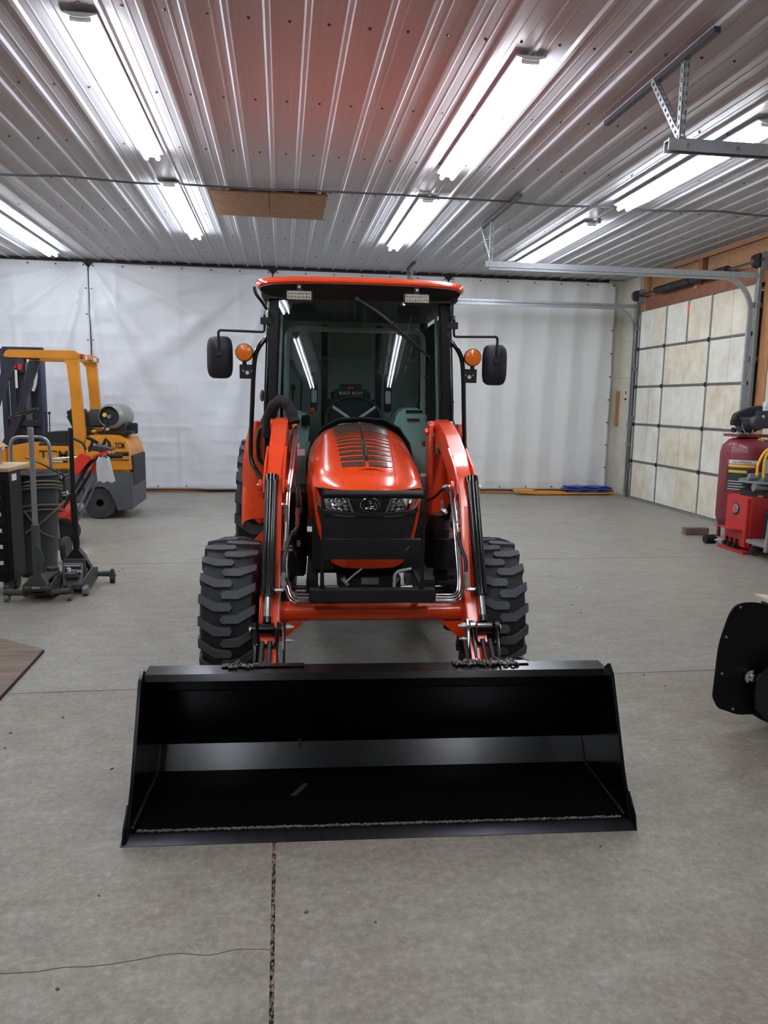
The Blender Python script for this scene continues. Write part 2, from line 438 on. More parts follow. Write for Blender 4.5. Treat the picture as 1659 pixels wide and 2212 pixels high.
# garage door
door = bpy.data.objects.new('door_1', None); C.objects.link(door); door['kind'] = 'structure'; door.location = (5.80, 10.4, 0)
DY = [8.90, 9.83, 10.43, 11.05, 11.90]; DX = 5.80
def D(b_, name, mat, **k):
    b_.xf(Matrix.Translation(-door.location)); return b_.build(name, mat, door, **k)
for r in range(5):
    z0, z1 = .02+r*.606, .02+(r+1)*.606
    D(B().bx(DX+.02, DX+.05, 8.88, 11.92, z0+.002, z1-.002), 'door_section', 'galv_dull')
    cols = [(8.90, 9.34, 9.81), (9.85, 10.43, 11.03), (11.07, 11.45, 11.88)]
    for ci, (a, m, c) in enumerate(cols):
        if r == 4 and ci == 1: m1, m2 = m-.022, m+.022
        else: m1, m2 = m-.002, m+.002
        for (p, q) in ((a, m1), (m2, c)):
            D(B().bx(DX-.012+random.uniform(-.002, .002), DX+.022, p, q, z0+.018, z1-.018, .003), 'foam_board', random.choice(['foam', 'foam', 'foam2']))
    for yy in (8.875, 9.83, 11.05, 11.91):
        D(B().bx(DX-.016, DX+.02, yy-.018, yy+.018, z0, z1, .003), 'stile', 'galv_dull')
    if r == 4:
        D(B().bx(DX-.016, DX+.02, 10.41, 10.45, z0, z1-.0, .003), 'stile', 'galv_dull')
        D(B().bx(DX-.018, DX-.016, 10.408, 10.452, z1-.20, z1-.07), 'tape_mark', 'orange_tape', label='orange tape on centre stile')
    if r:
        D(B().bx(DX-.02, DX+.01, 8.9, 11.9, z0-.012, z0-.003), 'section_rail', 'galv_dull')
        D(B().bx(DX-.02, DX+.01, 8.9, 11.9, z0+.004, z0+.012), 'section_rail', 'galv_dull')
        for yy in (8.89, 9.83, 11.05, 11.9):
            D(B().box((DX-.028, yy, z0), (.02, .05, .05), Rx(PI/4), .004), 'hinge', 'black_hinge')
D(B().bx(DX-.03, DX+.05, 8.88, 11.92, 0, .03), 'bottom_seal', 'galv_dull')
# tracks
def track(name, yt, xend, xs_, flip=1):
    b = B()
    pts = [(xs_, yt, .05), (xs_, yt, 2.70)]
    for k in range(1, 9):
        a = k/8*PI/2; pts.append((xs_-.40+.40*math.cos(a), yt, 2.70+.40*math.sin(a)))
    pts += [(xend, yt, 3.10)]
    # C-section: three strips following the path
    P_ = [Vector(p) for p in pts]; rows = []
    for i, p in enumerate(P_):
        t = (P_[min(i+1, len(P_)-1)]-P_[max(i-1, 0)]).normalized(); nrm = Vector((t.z, 0, -t.x))
        yv = Vector((0, 1, 0))
        prof = [(-.028, .030*flip), (-.028, 0), (.028, 0), (.028, .022*flip)]
        rows.append([p+nrm*u+yv*v for u, v in prof])
    b.grid(rows, .003); b.xf(Matrix.Translation(-door.location)); return b.build(name, 'galv', door, ang=30)
track('track', 8.84, 2.40, 5.72, 1)
track('track', 11.96, 2.62, 5.72, -1)
for yt, xe, ty in ((8.84, 2.40, 1), (11.96, 2.66, -1)):
    D(B().bx(2.35, 5.76, yt-.01*ty, yt-.014*ty, 3.10, 3.165), 'track_angle', 'galv')
    for z in (.5, 1.3, 2.1, 2.75):
        D(B().bx(5.72, 5.86, yt-.02, yt+.02, z, z+.06), 'track_bracket', 'galv_dull')
# vertical reinforcing angles
D(B().bx(5.76, 5.80, 8.78, 8.82, .0, 3.22), 'jamb_angle', 'galv_dull'); D(B().bx(5.76, 5.80, 11.99, 12.03, 0, 3.22), 'jamb_angle', 'galv_dull')
# torsion shaft, springs, drums
D(B().cyl((5.74, 8.70, 3.30), (5.74, 12.1, 3.30), .014, n=10), 'torsion_shaft', 'spring')
for a, c in ((9.45, 10.30), (10.36, 11.35)):
    b = B(); n = 60; pts = []
    b.cyl((5.74, a, 3.30), (5.74, c, 3.30), .048, n=18)
    for k in range(26): 
        y = a+(c-a)*k/25; b.cyl((5.74, y-.006, 3.30), (5.74, y+.006, 3.30), .053, n=16)
    D(b, 'torsion_spring', 'spring')
for y in (8.80, 11.98):
    D(B().lathe([(.07, -.03), (.085, -.028), (.06, -.01), (.06, .02), (.085, .04), (.03, .05)], (5.74, y, 3.30), (0, 1, 0), 20), 'cable_drum', 'spring')
    D(B().bx(5.75, 5.86, y-.06, y-.05, 3.18, 3.40), 'bearing_plate', 'galv_dull')
D(B().tube([(5.72, 11.93, .08), (5.715, 11.94, 1.5), (5.70, 11.95, 3.22)], .004, 6), 'lift_cable', 'spring')
D(B().bx(5.70, 5.76, 11.93, 12.0, .86, .92).bx(5.70, 5.76, 11.93, 12.0, 1.15, 1.3), 'door_lock', 'galv_dull')

# hangers for the door tracks
def punched(b, p0, p1, wdt=.034):
    p0, p1 = Vector(p0), Vector(p1); d = (p1-p0); L = d.length; n = max(2, int(L/.05))
    b.tube([p0, p1], .0, 4) if False else None
    z = d.normalized(); x = Vector((1, 0, 0)) if abs(z.x) < .9 else Vector((0, 1, 0)); x = (x-z*x.dot(z)).normalized(); y = z.cross(x)
    for u, v in ((x, y), (y, x)):
        # ladder plate: two rails with rungs leaves real slots
        for s_ in (-.5, .38):
            c0 = p0+u*wdt*(s_+.06)+v*0.0
            q = [c0-u*wdt*.12, c0+u*wdt*.12]
            rot = Matrix((u, v, z)).transposed()
            b.box((p0+p1)/2+u*wdt*(s_+.06)+u*wdt*.5, (wdt*.3, .003, L), rot)
        for k in range(n+1):
            rot = Matrix((u, v, z)).transposed()
            b.box(p0+d*(k/n)+u*wdt*.5, (wdt*.9, .003, L/n*.5), rot)
def hanger(name, label, x, y, l0, l1, zt):
    h = thing(name, label, 'bracket', (x, y, HC))
    b = B(); b.bx(-.02, .02, l0, l1, -.055, -.023); h1 = b.build('ceiling_angle', 'spring', h)  # darker than the straps: shade of the unlit face put into the colour
    b = B(); punched(b, (0, 0, zt-HC), (0, 0, -.03)); b.build('drop_strap', 'galv', h)
    b = B(); punched(b, (0.02, .02, zt-HC+.02), (-.02, min(l1-.02, .35), -.03)); b.build('brace_strap', 'galv', h)
    return h
hanger('track_hanger', 'galvanized perforated hanger holding the near end of a door track, upper right', 2.42, 4.62, -.35, 1.12, 3.15)
hanger('track_hanger', 'galvanized perforated hanger above the track right of the cab roof', 2.40, 8.84, -1.1, .38, 3.17)
hanger('track_hanger', 'galvanized hanger partly hidden behind the tractor cab roof', 2.00, 11.96, -.3, .35, 3.17)
nd = thing('door_track', 'galvanized overhead door track entering from the right edge of the ceiling', 'track', (2.35, 4.64, 3.12))
b = B(); pr = [(-.045, -.03), (-.03, 0), (.03, 0), (.045, -.03), (.03, .02), (-.03, .02)]
b.prism([(-.03, -.035), (-.034, .030), (.034, .030), (.03, -.035), (.022, -.032), (.026, .022), (-.026, .022), (-.022, -.032)], 'yz', 0, 3.3); b.build('track_channel', 'galv', nd)
B().bx(.03, 3.3, .034, .038, -.03, .06).build('track_angle', 'galv', nd)
b = B()
for x in (.12, .45, 1.2): B().cyl((x, -.034, 0), (x, -.042, 0), .009, n=8).build('bolt', 'zinc', nd)

# ================================================================ LIGHTS (modelled fixtures, two glowing tubes each)
def light(x, y0, y1, label):
    L = y1-y0; t = thing('ceiling_light', label, 'light', (x, y0, HC), 0, 'fluorescent strip lights on the ceiling')
    B().prism([(-.095, -.030), (-.090, -.038), (-.03, -.055), (.03, -.055), (.090, -.038), (.095, -.030)], 'xz', -.02, L+.02, 0).build('housing', 'fixture', t)
    for s in (-1, 1):
        B().cyl((s*.048, .01, -.082), (s*.048, L-.01, -.082), .020, n=12).build('tube', 'tube_light', t)
    for yy in (0, L):
        B().bx(-.058, .058, yy-.004, yy+.004, -.072, -.045, .003).build('lamp_holder', 'fixture', t)
    return t
light(-1.10, 4.72, 7.10, 'bright tube light at top left, nearest one of the left row')
light(-1.09, 8.02, 10.38, 'shorter looking tube light behind the nearest left one')
light(1.515, 4.80, 7.18, 'bright tube light at upper right of the tractor, nearest one')
light(1.515, 8.10, 10.55, 'tube light right above the cab, left of the first track hanger')
light(3.57, 5.50, 7.92, 'tube light at the right edge crossing behind the near door track')
light(3.58, 8.75, 11.40, 'tube light at right nearest the garage door header')
light(-3.33, 9.60, 12.08, 'tube light at the left edge just above the white tarps')
light(-3.33, 6.3, 8.7, 'tube light beyond the left edge of the view')
light(-5.5, 4.8, 7.18, 'near added tube light, out of view at left, brightening the back of the garage')  # unseen fixture added so the back tarps get more light
light(-5.5, 8.1, 10.48, 'far added tube light, out of view at left, brightening the back of the garage')  # second unseen fixture, added to lift the light on the rear wall
light(-1.10, 1.45, 3.83, 'left tube light above the near floor, mirrored in the black bucket')
light(1.515, 1.45, 3.83, 'right tube light above the near floor, mirrored in the black bucket')
light(-1.10, -1.85, .53, 'tube light mirrored in the left half of the tractor windshield')
light(1.515, -1.85, .53, 'tube light mirrored in the right half of the tractor windshield')
B().bx(-.02, .02, -.02, .02, -.05, 0).build('junction_box', 'galv_dull', thing('outlet_box', 'small metal outlet box on the ceiling beside the right rear tube light', 'outlet box', (3.60, 8.60, HC-.02)))

# wood access panel in ceiling
ap = thing('ceiling_hatch', 'brown particleboard hatch of two boards screwed to the ceiling', 'hatch', (-.12, 8.70, HC-.022))
B().bx(-.60, -.005, -.50, .53, -.018, -.002, .002).build('board', 'osb', ap)
B().bx(.0, .60, -.52, .53, -.02, -.002, .002).build('board', 'osb', ap)
# cable along the ceiling
cb = []
for k in range(0, 61):
    x = -5.5+k*.187; cb.append((x, 8.03+.02*math.sin(k*.9)+.03*math.sin(k*.31), HC-.03-.012*abs(math.sin(k*.52))))
tag(B().tube(smooth_path(cb, 2), .011, 6).build('electrical_cable', 'cable'), 'grey electrical cable strung across the whole ceiling', 'cable')
# conduit beside garage door
cd = thing('wall_conduit', 'thin silver conduit running up the wall right of the garage door', 'conduit', (XR-.03, 8.45, 0))
B().tube(fillet([(0, 0, .3), (0, 0, 3.35), (0, .1, 3.55), (-.02, .1, 3.63)], .06), .013, 8).build('pipe', 'galv', cd)
for z in (1.0, 2.35, 3.1): B().bx(-.018, .02, -.022, .022, z, z+.03, .004).build('strap', 'zinc', cd)
cd = thing('wall_conduit', 'short silver conduit left of the garage door near the ceiling', 'conduit', (XR-.02, 12.10, 3.0))
B().tube([(0, 0, 0), (0, 0, .64)], .011, 8).build('pipe', 'galv', cd)
sg = thing('warning_sign', 'small faded warning sign on the cream wall left of the garage door', 'sign', (XR-.012, 12.42, 1.72))
B().bx(-.002, 0, -.045, .045, -.10, .10).build('sign_plate', 'label_white', sg)
B().bx(-.004, -.002, -.025, .025, .0, .06).build('sign_symbol', 'sign_red', sg)
B().bx(-.004, -.002, -.04, .04, -.095, -.06).build('sign_text_block', 'label_black', sg)
tag(B().bx(XR-.05, XR-.012, 12.66, 12.72, 1.18, 1.78).build('wooden_stud', 'lumber'), 'short brown wood strip beside the right edge of the tarp', 'wood strip')

# ================================================================ TARPS
def tarp(x0, x1, z0, z1, y, style, label, mat, seed, knots=()):
    nx, nz = int((x1-x0)/.035), int((z1-z0)/.035)
    t = thing('tarp', label, 'tarp', ((x0+x1)/2, y, z0)); rows = []
    for j in range(nz+1):
        z = z0+(z1-z0)*j/nz; r = []
        for i in range(nx+1):
            x = x0+(x1-x0)*i/nx; d = 0
            d += .022*noise.noise(Vector((x*.9+seed, z*.35, 0)))+.016*noise.noise(Vector((x*3+seed, z*2, 3)))+.006*noise.noise(Vector((x*9+seed, z*7, 5)))
            if style == 'diag':
                for kx, kz in knots:
                    dx, dz = x-kx, kz-z; rr = math.hypot(dx, dz); a = math.atan2(dx, dz+.02)
                    fold = max(0, math.sin(a*13+1.2*math.sin(a*5)))**2
                    d -= .15*fold*min(1, rr*.9)*math.exp(-rr*.22)*math.exp(-abs(abs(a)-.5)*1.2)
                cz = (z+.02*math.sin(x*2.3)) % .24; d -= .013*math.exp(-((cz-.12)/.018)**2)*(1 if noise.noise(Vector((x*1.2, round(z/.24)*7.1, seed))) > -.25 else 0)
                cx = (x-x0) % .95; d -= .018*math.exp(-((cx-.4)/.03)**2)
            else:
                k = math.floor((x+.05*(z1-z)*.6-x0)/.235); u = ((x+.05*(z1-z)*.6-x0)/.235) % 1
                d += (-.022 if k % 2 else .014)*(1-abs(2*u-1))
                cz = z % .46; d -= .010*math.exp(-((cz-.2)/.016)**2)
                if knots:
                    for kx, kz in knots:
                        dx, dz = x-kx, kz-z; rr = math.hypot(dx, dz); a = math.atan2(dx, dz+.02)
                        d -= .05*math.exp(-((a-.35)/.12)**2)*min(1, rr)*math.exp(-rr*.5)
            # top hem sag between fasteners and cut corners at the knots
            zz = z
            top = (z-z0)/(z1-z0)
            if top > .97:
                e = min(x-x0, x1-x); zz = z-max(0, .07-e)*1.0*(top-.97)/.03
            r.append((x-t.location.x, d, zz-z0))
        rows.append(r)
    b = B(); b.grid(rows); o = b.build('sheet', mat, t, ang=60)
    m = o.modifiers.new('thickness', 'SOLIDIFY'); m.thickness = .002
    # hem, grommets
    g = B()
    n = int((x1-x0)/.42)
    for k in range(n+1):
        x = x0+.06+(x1-x0-.12)*k/n
        for z in (z1-.045, z0+.05):
            g.cyl((x-t.location.x, -.045, z-z0), (x-t.location.x, .03, z-z0), .010, n=8)
    for k in range(1, 9):
        for x in (x0+.035, x1-.035):
            z = z0+(z1-z0)*k/9
            g.cyl((x-t.location.x, -.045, z-z0), (x-t.location.x, .03, z-z0), .009, n=8)
    g.build('grommets', 'screw', t, kind='stuff')
    hm = B(); hm.grid([[(x-t.location.x, -.006+.022*noise.noise(Vector((x*.9+seed, z1*.35, 0))), z1-z0-dz) for x in [x0+.09+(x1-x0-.18)*i/30 for i in range(31)]] for dz in (.005, .085)], .002)
    hm.build('hem', mat, t)
    return t
YT = 12.70
tarp(-6.4, -2.99, .05, 3.605, YT, 'diag', 'white tarp curtain at the far left, behind the forklift', 'tarp', 1.3, [(-2.99, 3.6)])
tarp(-2.975, -.14, .05, 3.60, YT-.008, 'diag', 'white tarp curtain with diagonal folds left of the tractor cab', 'tarp', 4.7, [(-2.99, 3.6), (-.14, 3.6)])
tarp(-.125, 2.75, .05, 3.60, YT, 'diag', 'white tarp curtain directly behind the tractor cab', 'tarp', 8.1, [(2.75, 3.6)])
tarp(2.765, 5.70, .05, 3.60, YT-.008, 'fold', 'white tarp curtain with vertical fold lines at the garage door end', 'tarp_warm', 2.2, [(2.76, 3.6)])

# ================================================================ TRACTOR
TR = thing('tractor', 'orange cab tractor with black front loader bucket, centre of the garage', 'tractor', (0.384, 2.467, 0), math.radians(-2.87))
def part(b, name, mat, parent=None, **k): return b.build(name, mat, TR if parent is None else parent, **k)
# ---- bucket
BW = .906
bk = part(B().grid([[(-BW, y, z), (BW, y, z)] for y, z in [(.03, .012), (.492, .006), (.553, .105), (.40, .40), (.325, .478)]], .008), 'bucket', 'bucket_black', ang=10, label='wide black loader bucket resting on the floor')
side = [(.005, .012), (.035, .06), (.10, .16), (.262, .488), (.305, .518), (.34, .49), (.41, .40), (.568, .105), (.50, -.0)]
for s in (-1, 1):
    B().prism(side, 'yz', s*BW-.006, s*BW+.006).build('side_plate', 'bucket_black', bk)
    B().prism([(-.02, .0), (-.006, .05), (.06, .11), (.075, .10), (.08, .0)], 'yz', s*(BW+.004), s*(BW+.010)).build('side_cutter', 'bucket_edge', bk)
b = B(); b.prism([(-.022, .000), (-.022, .002), (.020, .0195), (.03, .020), (.12, .018), (.12, .000)], 'yz', -BW-.016, BW+.012); b.build('cutting_edge', 'bucket_edge', bk)
b = B(); random.seed(5)
for k in range(300):
    x = -BW+.03+(2*BW-.06)*k/299; b.ball((x, .040+random.uniform(-.003, .003), .021), random.uniform(.0035, .0065), 1, 1.2, .8, 6, 4)
b.build('weld_bead', 'weld', bk, kind='stuff')
b = B()
for s in (-1, 1):
    for k in range(90):
        t = k/89; pts = [(.06, .02), (.490, .012), (.548, .105), (.41, .38)]
        L = t*3; i = min(2, int(L)); f = L-i; y = pts[i][0]*(1-f)+pts[i+1][0]*f; z = pts[i][1]*(1-f)+pts[i+1][1]*f
        b.ball((s*(BW-.009), y, z+.003), .0035, u=5, v=4)
b.build('weld_bead', 'weld', bk, kind='stuff')
# top lip: formed channel
b = B(); b.prism([(.300, .470), (.318, .430), (.338, .432), (.338, .472), (.41, .472), (.41, .494), (.312, .494)], 'yz', -BW+.004, BW-.004); b.build('top_lip', 'bucket_black', bk)
for s, x0, x1 in ((-1, -.62, -.30), (1, .29, .60)):
    b = B(); b.bx(x0, x1, .37, .41, .490, .500, .002); b.build('hook_plate', 'bucket_black', bk)
b = B(); random.seed(9)
for k in range(150):
    b.ball((random.uniform(.30, .56), random.uniform(.355, .405), .502+random.uniform(-.003, .005)), random.uniform(.003, .006), u=6, v=4)
for k in range(40):
    b.ball((random.uniform(-.60, -.48), random.uniform(.36, .405), .501), random.uniform(.003, .006), u=6, v=4)
b.build('weld_bead', 'weld', bk, kind='stuff')
for x0 in (-.47, -.58, .50, .61):
    b = B(); b.prism([(.41, .49), (.57, .46), (.80, .30), (.80, .12), (.57, .10), (.42, .38)], 'yz', x0, x0+.012); b.build('mount_ear', 'satin_black', bk)
b = B(); b.box((-.32, .535, .1), (.008, .012, .05)).box((-.32, .30, .016), (.02, .12, .002), Rz(-.5)); b.build('scuff_mark', 'spring', bk)
for x in (-.62, -.30, .05, .37, .70):
    b = B(); b.cyl((x, .085, .018), (x, .085, .028), .012, n=10); b.build('edge_bolt', 'bucket_black', bk)

bk.location = (-.018, 0, 0)
# ---- loader arms
def arm(s, xc):
    hw = .043
    prof = [(2.36, 1.36), (2.38, 1.40), (2.34, 1.43), (2.27, 1.425), (2.05, 1.385), (1.75, 1.285), (1.50, 1.165), (1.43, 1.10), (1.41, 1.00), (1.33, .72), (1.18, .45), (.98, .26), (.86, .17), (.82, .21), (.86, .30),
            (.99, .42)]
    prof = [(2.38, 1.37), (2.36, 1.41), (2.30, 1.425), (2.12, 1.405), (1.90, 1.345), (1.66, 1.245), (1.45, 1.12), (1.36, 1.00), (1.18, .60), (1.06, .44), (.86, .27), (.80, .18), (.88, .14), (1.02, .24), (1.20, .36), (1.34, .58), (1.53, .96), (1.62, 1.06), (1.80, 1.15), (2.02, 1.23), (2.22, 1.28), (2.34, 1.31)]
    a = part(B().prism(prof, 'yz', xc-hw, xc+hw, .006), 'loader_arm', 'orange_arm', label='orange loader arm with knee')
    # knee plates around the cylinder head
    kp = [(1.72, 1.28), (1.52, 1.20), (1.42, 1.13), (1.40, 1.06), (1.44, 1.02), (1.56, 1.05), (1.70, 1.12)]
    for dx in (-hw-.012, hw+.002):
        B().prism(kp, 'yz', xc+dx, xc+dx+.010, .002).build('knee_plate', 'orange_arm', a)
    for dx in (-hw-.02, hw+.012):
        B().cyl((xc+dx, 1.46, 1.09), (xc+dx+.016*(1 if dx > 0 else -1), 1.46, 1.09), .030, n=16).build('pin_boss', 'orange_arm', a)
        B().cyl((xc+dx+.014*(1 if dx > 0 else -1), 1.46, 1.09), (xc+dx+.026*(1 if dx > 0 else -1), 1.46, 1.09), .011, n=6).build('pin_bolt', 'zinc', a)
    for z0, y0 in ((1.38, 2.33),):
        B().cyl((xc-hw-.03, y0, z0), (xc+hw+.03, y0, z0), .034, n=18).build('pivot_pin', 'orange_arm', a)
        B().cyl((xc-s*(hw+.03), y0, z0-.03), (xc-s*(hw+.045), y0, z0-.03), .010, n=6).build('pin_bolt', 'zinc', a)
    # side gusset plate where the cross tube joins
    B().prism([(1.36, .60), (1.30, .62), (1.14, .56), (1.09, .46), (1.10, .38), (1.30, .36)], 'yz', xc+s*hw, xc+s*(hw+.012), .002).build('tube_plate', 'orange_arm', a)
    B().prism([(xc-s*hw, .43), (xc-s*(hw+.115), .43), (xc-s*(hw), .33)], 'xz', 1.19, 1.202).build('gusset', 'orange_arm', a)
    return a
AX = {-1: -.497, 1: .512}
arms = {s: arm(s, AX[s]) for s in (-1, 1)}
b = B(); b.cyl((AX[-1], 1.24, .476), (AX[1], 1.24, .476), .050, n=28); b.build('cross_tube', 'orange_arm', TR)
# ---- bucket cylinders
for s in (-1, 1):
    x0, x1 = {-1: (-.507, -.510), 1: (.549, .538)}[s]
    if s == 1: x0, x1 = .542, .545
    top, bot, pin = Vector((x0, 1.43, 1.11)), Vector((x1, 1.135, .595)), Vector((x1, 1.035, .445))
    d = (bot-top).normalized()
    cy = part(B().cyl(top, bot, .0345, n=24), 'bucket_cylinder', 'gloss_black', label='glossy black hydraulic cylinder')
    B().cyl(bot-d*.03, bot+d*.012, .038, n=20).build('gland', 'gloss_black', cy)
    B().cyl(top-d*.0, top-d*.035, .037, n=20).build('end_cap', 'gloss_black', cy)
    # twin line of guide tubes on the cylinder front
    side_v = Vector((1, 0, 0)); fr = d.cross(side_v).normalized(); fr = fr if fr.y < 0 else -fr
    for q in (-.018, .018):
        B().cyl(top+side_v*q+fr*.027, bot+side_v*q+fr*.027-d*.01, .010, n=10).build('guide_tube', 'gloss_black', cy)
    B().cyl(bot, pin+(-d)*.03, .0165, n=16).build('piston_rod', 'steel_rod', cy)
    B().cyl(pin-d*.06, pin-d*.03, .022, n=14).build('rod_end', 'gloss_black', cy)
    # clevis
    B().cyl(pin+Vector((-.036, 0, 0)), pin+Vector((.036, 0, 0)), .030, n=18).build('clevis_eye', 'gloss_black', cy)
    lk = part(B().prism([(1.06, .478), (1.02, .482), (1.0, .45), (.93, .33), (.80, .18), (.83, .16), (.96, .30), (1.07, .43)], 'yz', pin.x-.062, pin.x-.050, .002)
              .prism([(1.06, .478), (1.02, .482), (1.0, .45), (.93, .33), (.80, .18), (.83, .16), (.96, .30), (1.07, .43)], 'yz', pin.x+.050, pin.x+.062, .002), 'bucket_link', 'gloss_black')
    for q in (-.050, .050):
        B().cyl(pin+Vector((q, 0, 0)), pin+Vector((q*1.45, 0, 0)), .036, n=18).build('link_washer', 'gloss_black', lk)
        B().cyl(pin+Vector((q*1.45, 0, 0)), pin+Vector((q*1.65, 0, 0)), .014, n=8).build('pin_nut', 'zinc', lk)
    # U yoke in front
    yk = fillet([(pin.x-.05, .99, .46), (pin.x-.05, .97, .385), (pin.x+.05, .97, .385), (pin.x+.05, .99, .46)], .02)
    B().tube(yk, .0085, 8).build('yoke', 'gloss_black', lk)
    # lower black link tubes towards the bucket
    B().cyl((pin.x-.018, .98, .40), (pin.x-.018, .66, .17), .012, n=10).cyl((pin.x+.018, .98, .40), (pin.x+.018, .66, .17), .012, n=10).build('lower_tube', 'satin_black', lk)
    # inner lever plate and zinc bolts
    xi = pin.x-s*.085
    B().prism([(1.07, .475), (1.03, .49), (.995, .46), (.96, .36), (.86, .17), (.90, .14), (1.02, .33), (1.08, .43)], 'yz', xi-.006, xi+.006, .002).build('lever_plate', 'gloss_black', lk)
    for (yy, zz, r) in ((1.035, .455, .015), (1.0, .40, .009), (.935, .30, .009), (.91, .255, .016)):
        B().cyl((xi-s*.006, yy, zz), (xi-s*.030, yy, zz), r, n=8).build('link_bolt', 'zinc', lk)
        B().cyl((xi-s*.030, yy, zz), (xi-s*.044, yy, zz), r*.5, n=8).build('grease_fitting', 'zinc', lk)
# ---- masts holding the arms
for s in (-1, 1):
    xi = AX[s]-s*.072
    ms = part(B().prism([(2.25, 1.385), (2.38, 1.41), (2.42, 1.35), (2.42, .62), (2.20, .62), (2.20, .95)], 'yz', xi-.01, xi+.01, .003), 'loader_mast', 'orange_arm')
    xo = AX[s]+s*.062
    B().prism([(2.28, 1.37), (2.36, 1.415), (2.42, 1.35), (2.42, .80), (2.24, .80)], 'yz', xo-.006, xo+.006, .003).build('outer_plate', 'orange_arm', ms)
    B().bx(min(xi, xo), max(xi, xo), 2.40, 2.42, .80, 1.2).build('back_plate', 'orange_arm', ms)
    B().bx(min(xi, xo)-.02, max(xi, xo)+.02, 2.18, 2.46, .60, .68, .005).build('foot_block', 'orange_arm', ms)
    B().cyl((xi-s*.012, 2.30, 1.345), (xi-s*.035, 2.30, 1.345), .022, n=8).build('pivot_nut', 'orange_arm', ms)
    # lift cylinder from frame to arm
    lc = part(B().cyl((AX[s], 2.25, .72), (AX[s], 1.72, .98), .032, n=16), 'lift_cylinder', 'gloss_black')
    B().cyl((AX[s], 1.72, .98), (AX[s], 1.58, 1.05), .016, n=12).build('piston_rod', 'steel_rod', lc)
    # side frame rail
    part(B().bx(AX[s]-s*.20-.03, AX[s]-s*.20+.03, 1.30, 2.45, .52, .62, .004), 'loader_rail', 'satin_black')
    part(B().bx(min(AX[s]-s*.20, AX[s]), max(AX[s]-s*.20, AX[s]), 2.20, 2.30, .56, .70, .004), 'mast_bracket', 'orange_arm')

# ---- hydraulic steel lines along the arms and cross tube
for k in range(4):
    z = .535+.0125*k if False else .532+.0135*k; xo = .475-.010*k; y = 1.19-.004*k
    pts = [(-.445+.008*k, 1.30, 1.0), (-.445+.008*k, 1.235, .64), (-.43+.01*k, 1.20, z), (0, y, z), (xo-.01, y, z), (xo+.0, 1.215, .64), (xo-.005, 1.36, .90), (xo-.005, 1.52, 1.08)]
    if k < 3:
        pts = [(-.40-.004*k, y, z)]+pts[3:]
        pts[0] = (-.405+.006*k, y, z); pts = [(-.43+.010*k, 1.215, z+.07)]+pts
    part(B().tube(fillet(pts, .05, 5), .0055, 8), 'hydraulic_line', 'steel_rod')
b = B()
part(B().tube(fillet([(-.452, 1.15, .60), (-.455, 1.10, .45), (-.468, 1.06, .42), (-.485, 1.05, .42)], .02), .0045, 8), 'hydraulic_line', 'steel_rod')
for dx in (0, .013):
    part(B().tube(fillet([(-.437+dx, 1.19, .66), (-.432+dx, 1.45, 1.05), (-.42+dx, 1.62, 1.16), (-.412+dx, 2.2, 1.36), (-.405+dx, 2.30, 1.40)], .06), .0065, 8), 'hydraulic_line', 'steel_rod')
def fitting(pts, r, nm='hose_fitting'):
    b = B(); P_ = [Vector(p) for p in pts]
    for i in range(len(P_)-1):
        a, c = P_[i], P_[i+1]; b.cyl(a, c, r, n=8)
        m = a+(c-a)*.35; b.cyl(m, m+(c-a)*.3, r*1.35, n=6)
    return part(b, nm, 'zinc')
for s in (-1, 1):
    xc, xi = {-1: (-.475, -.433), 1: (.512, .468)}[s]
    fitting([(xc+s*.0, 1.385, 1.0), (xi, 1.375, 1.0)], .008); fitting([(xi, 1.375, 1.0), (xi, 1.37, .93), (xi, 1.36, .90)], .0105)
    fitting([(xc, 1.12, .615), (xi+s*.0, 1.12, .615)], .009); fitting([(xi, 1.12, .615), (xi, 1.135, .68), (xi, 1.14, .70)], .0105)
    part(B().cyl((xc+s*.01, 1.39, 1.0), (xc+s*.035, 1.39, 1.0), .013, n=10).cyl((xc, 1.125, .615), (xc+s*.035, 1.125, .615), .014, n=10), 'port_boss', 'satin_black')
    part(B().tube(smooth_path([(xi, 1.36, .90), (xi-s*.0, 1.37, .85), (xi-s*.045 if s < 0 else xi+.022, 1.48, .75), (xi-s*.05 if s < 0 else xi+.02, 1.55, .70)]), .0095, 8), 'hydraulic_hose', 'hose')
    part(B().tube(smooth_path([(xi, 1.14, .70), (xi+s*.0, 1.17, .76), (xi-s*.02, 1.26, .84), (xi-s*.045 if s < 0 else xi+.0, 1.36, .86), (xi-s*.05 if s < 0 else xi-.01, 1.42, .82)]), .0095, 8), 'hydraulic_hose', 'hose')
fitting([(-.378, 1.55, .96), (-.378, 1.54, .90), (-.378, 1.53, .86)], .011); fitting([(-.378, 1.53, .86), (-.395, 1.53, .83), (-.41, 1.52, .83)], .008)
fitting([(-.37, 1.45, .80), (-.372, 1.44, .77)], .010); fitting([(-.40, 1.42, .775), (-.44, 1.42, .775)], .007); fitting([(-.40, 1.42, .755), (-.44, 1.42, .755)], .007)
fitting([(-.42, 1.46, .745), (-.46, 1.46, .75)], .007); fitting([(.455, 1.5, .95), (.458, 1.48, .90)], .010); fitting([(.462, 1.47, .89), (.466, 1.45, .84)], .010)
fitting([(.486, 1.33, .80), (.484, 1.29, .75)], .010); fitting([(.487, 1.28, .74), (.486, 1.25, .70)], .010)
fitting([(.402, 1.52, 1.01), (.402, 1.51, .965)], .009); fitting([(.395, 1.51, .96), (.425, 1.5, .94)], .013)
part(B().tube(smooth_path([(.33, 1.9, .95), (.38, 1.7, 1.0), (.415, 1.55, 1.07), (.44, 1.5, 1.03), (.455, 1.5, .95)]), .0085, 8), 'hydraulic_hose', 'hose')
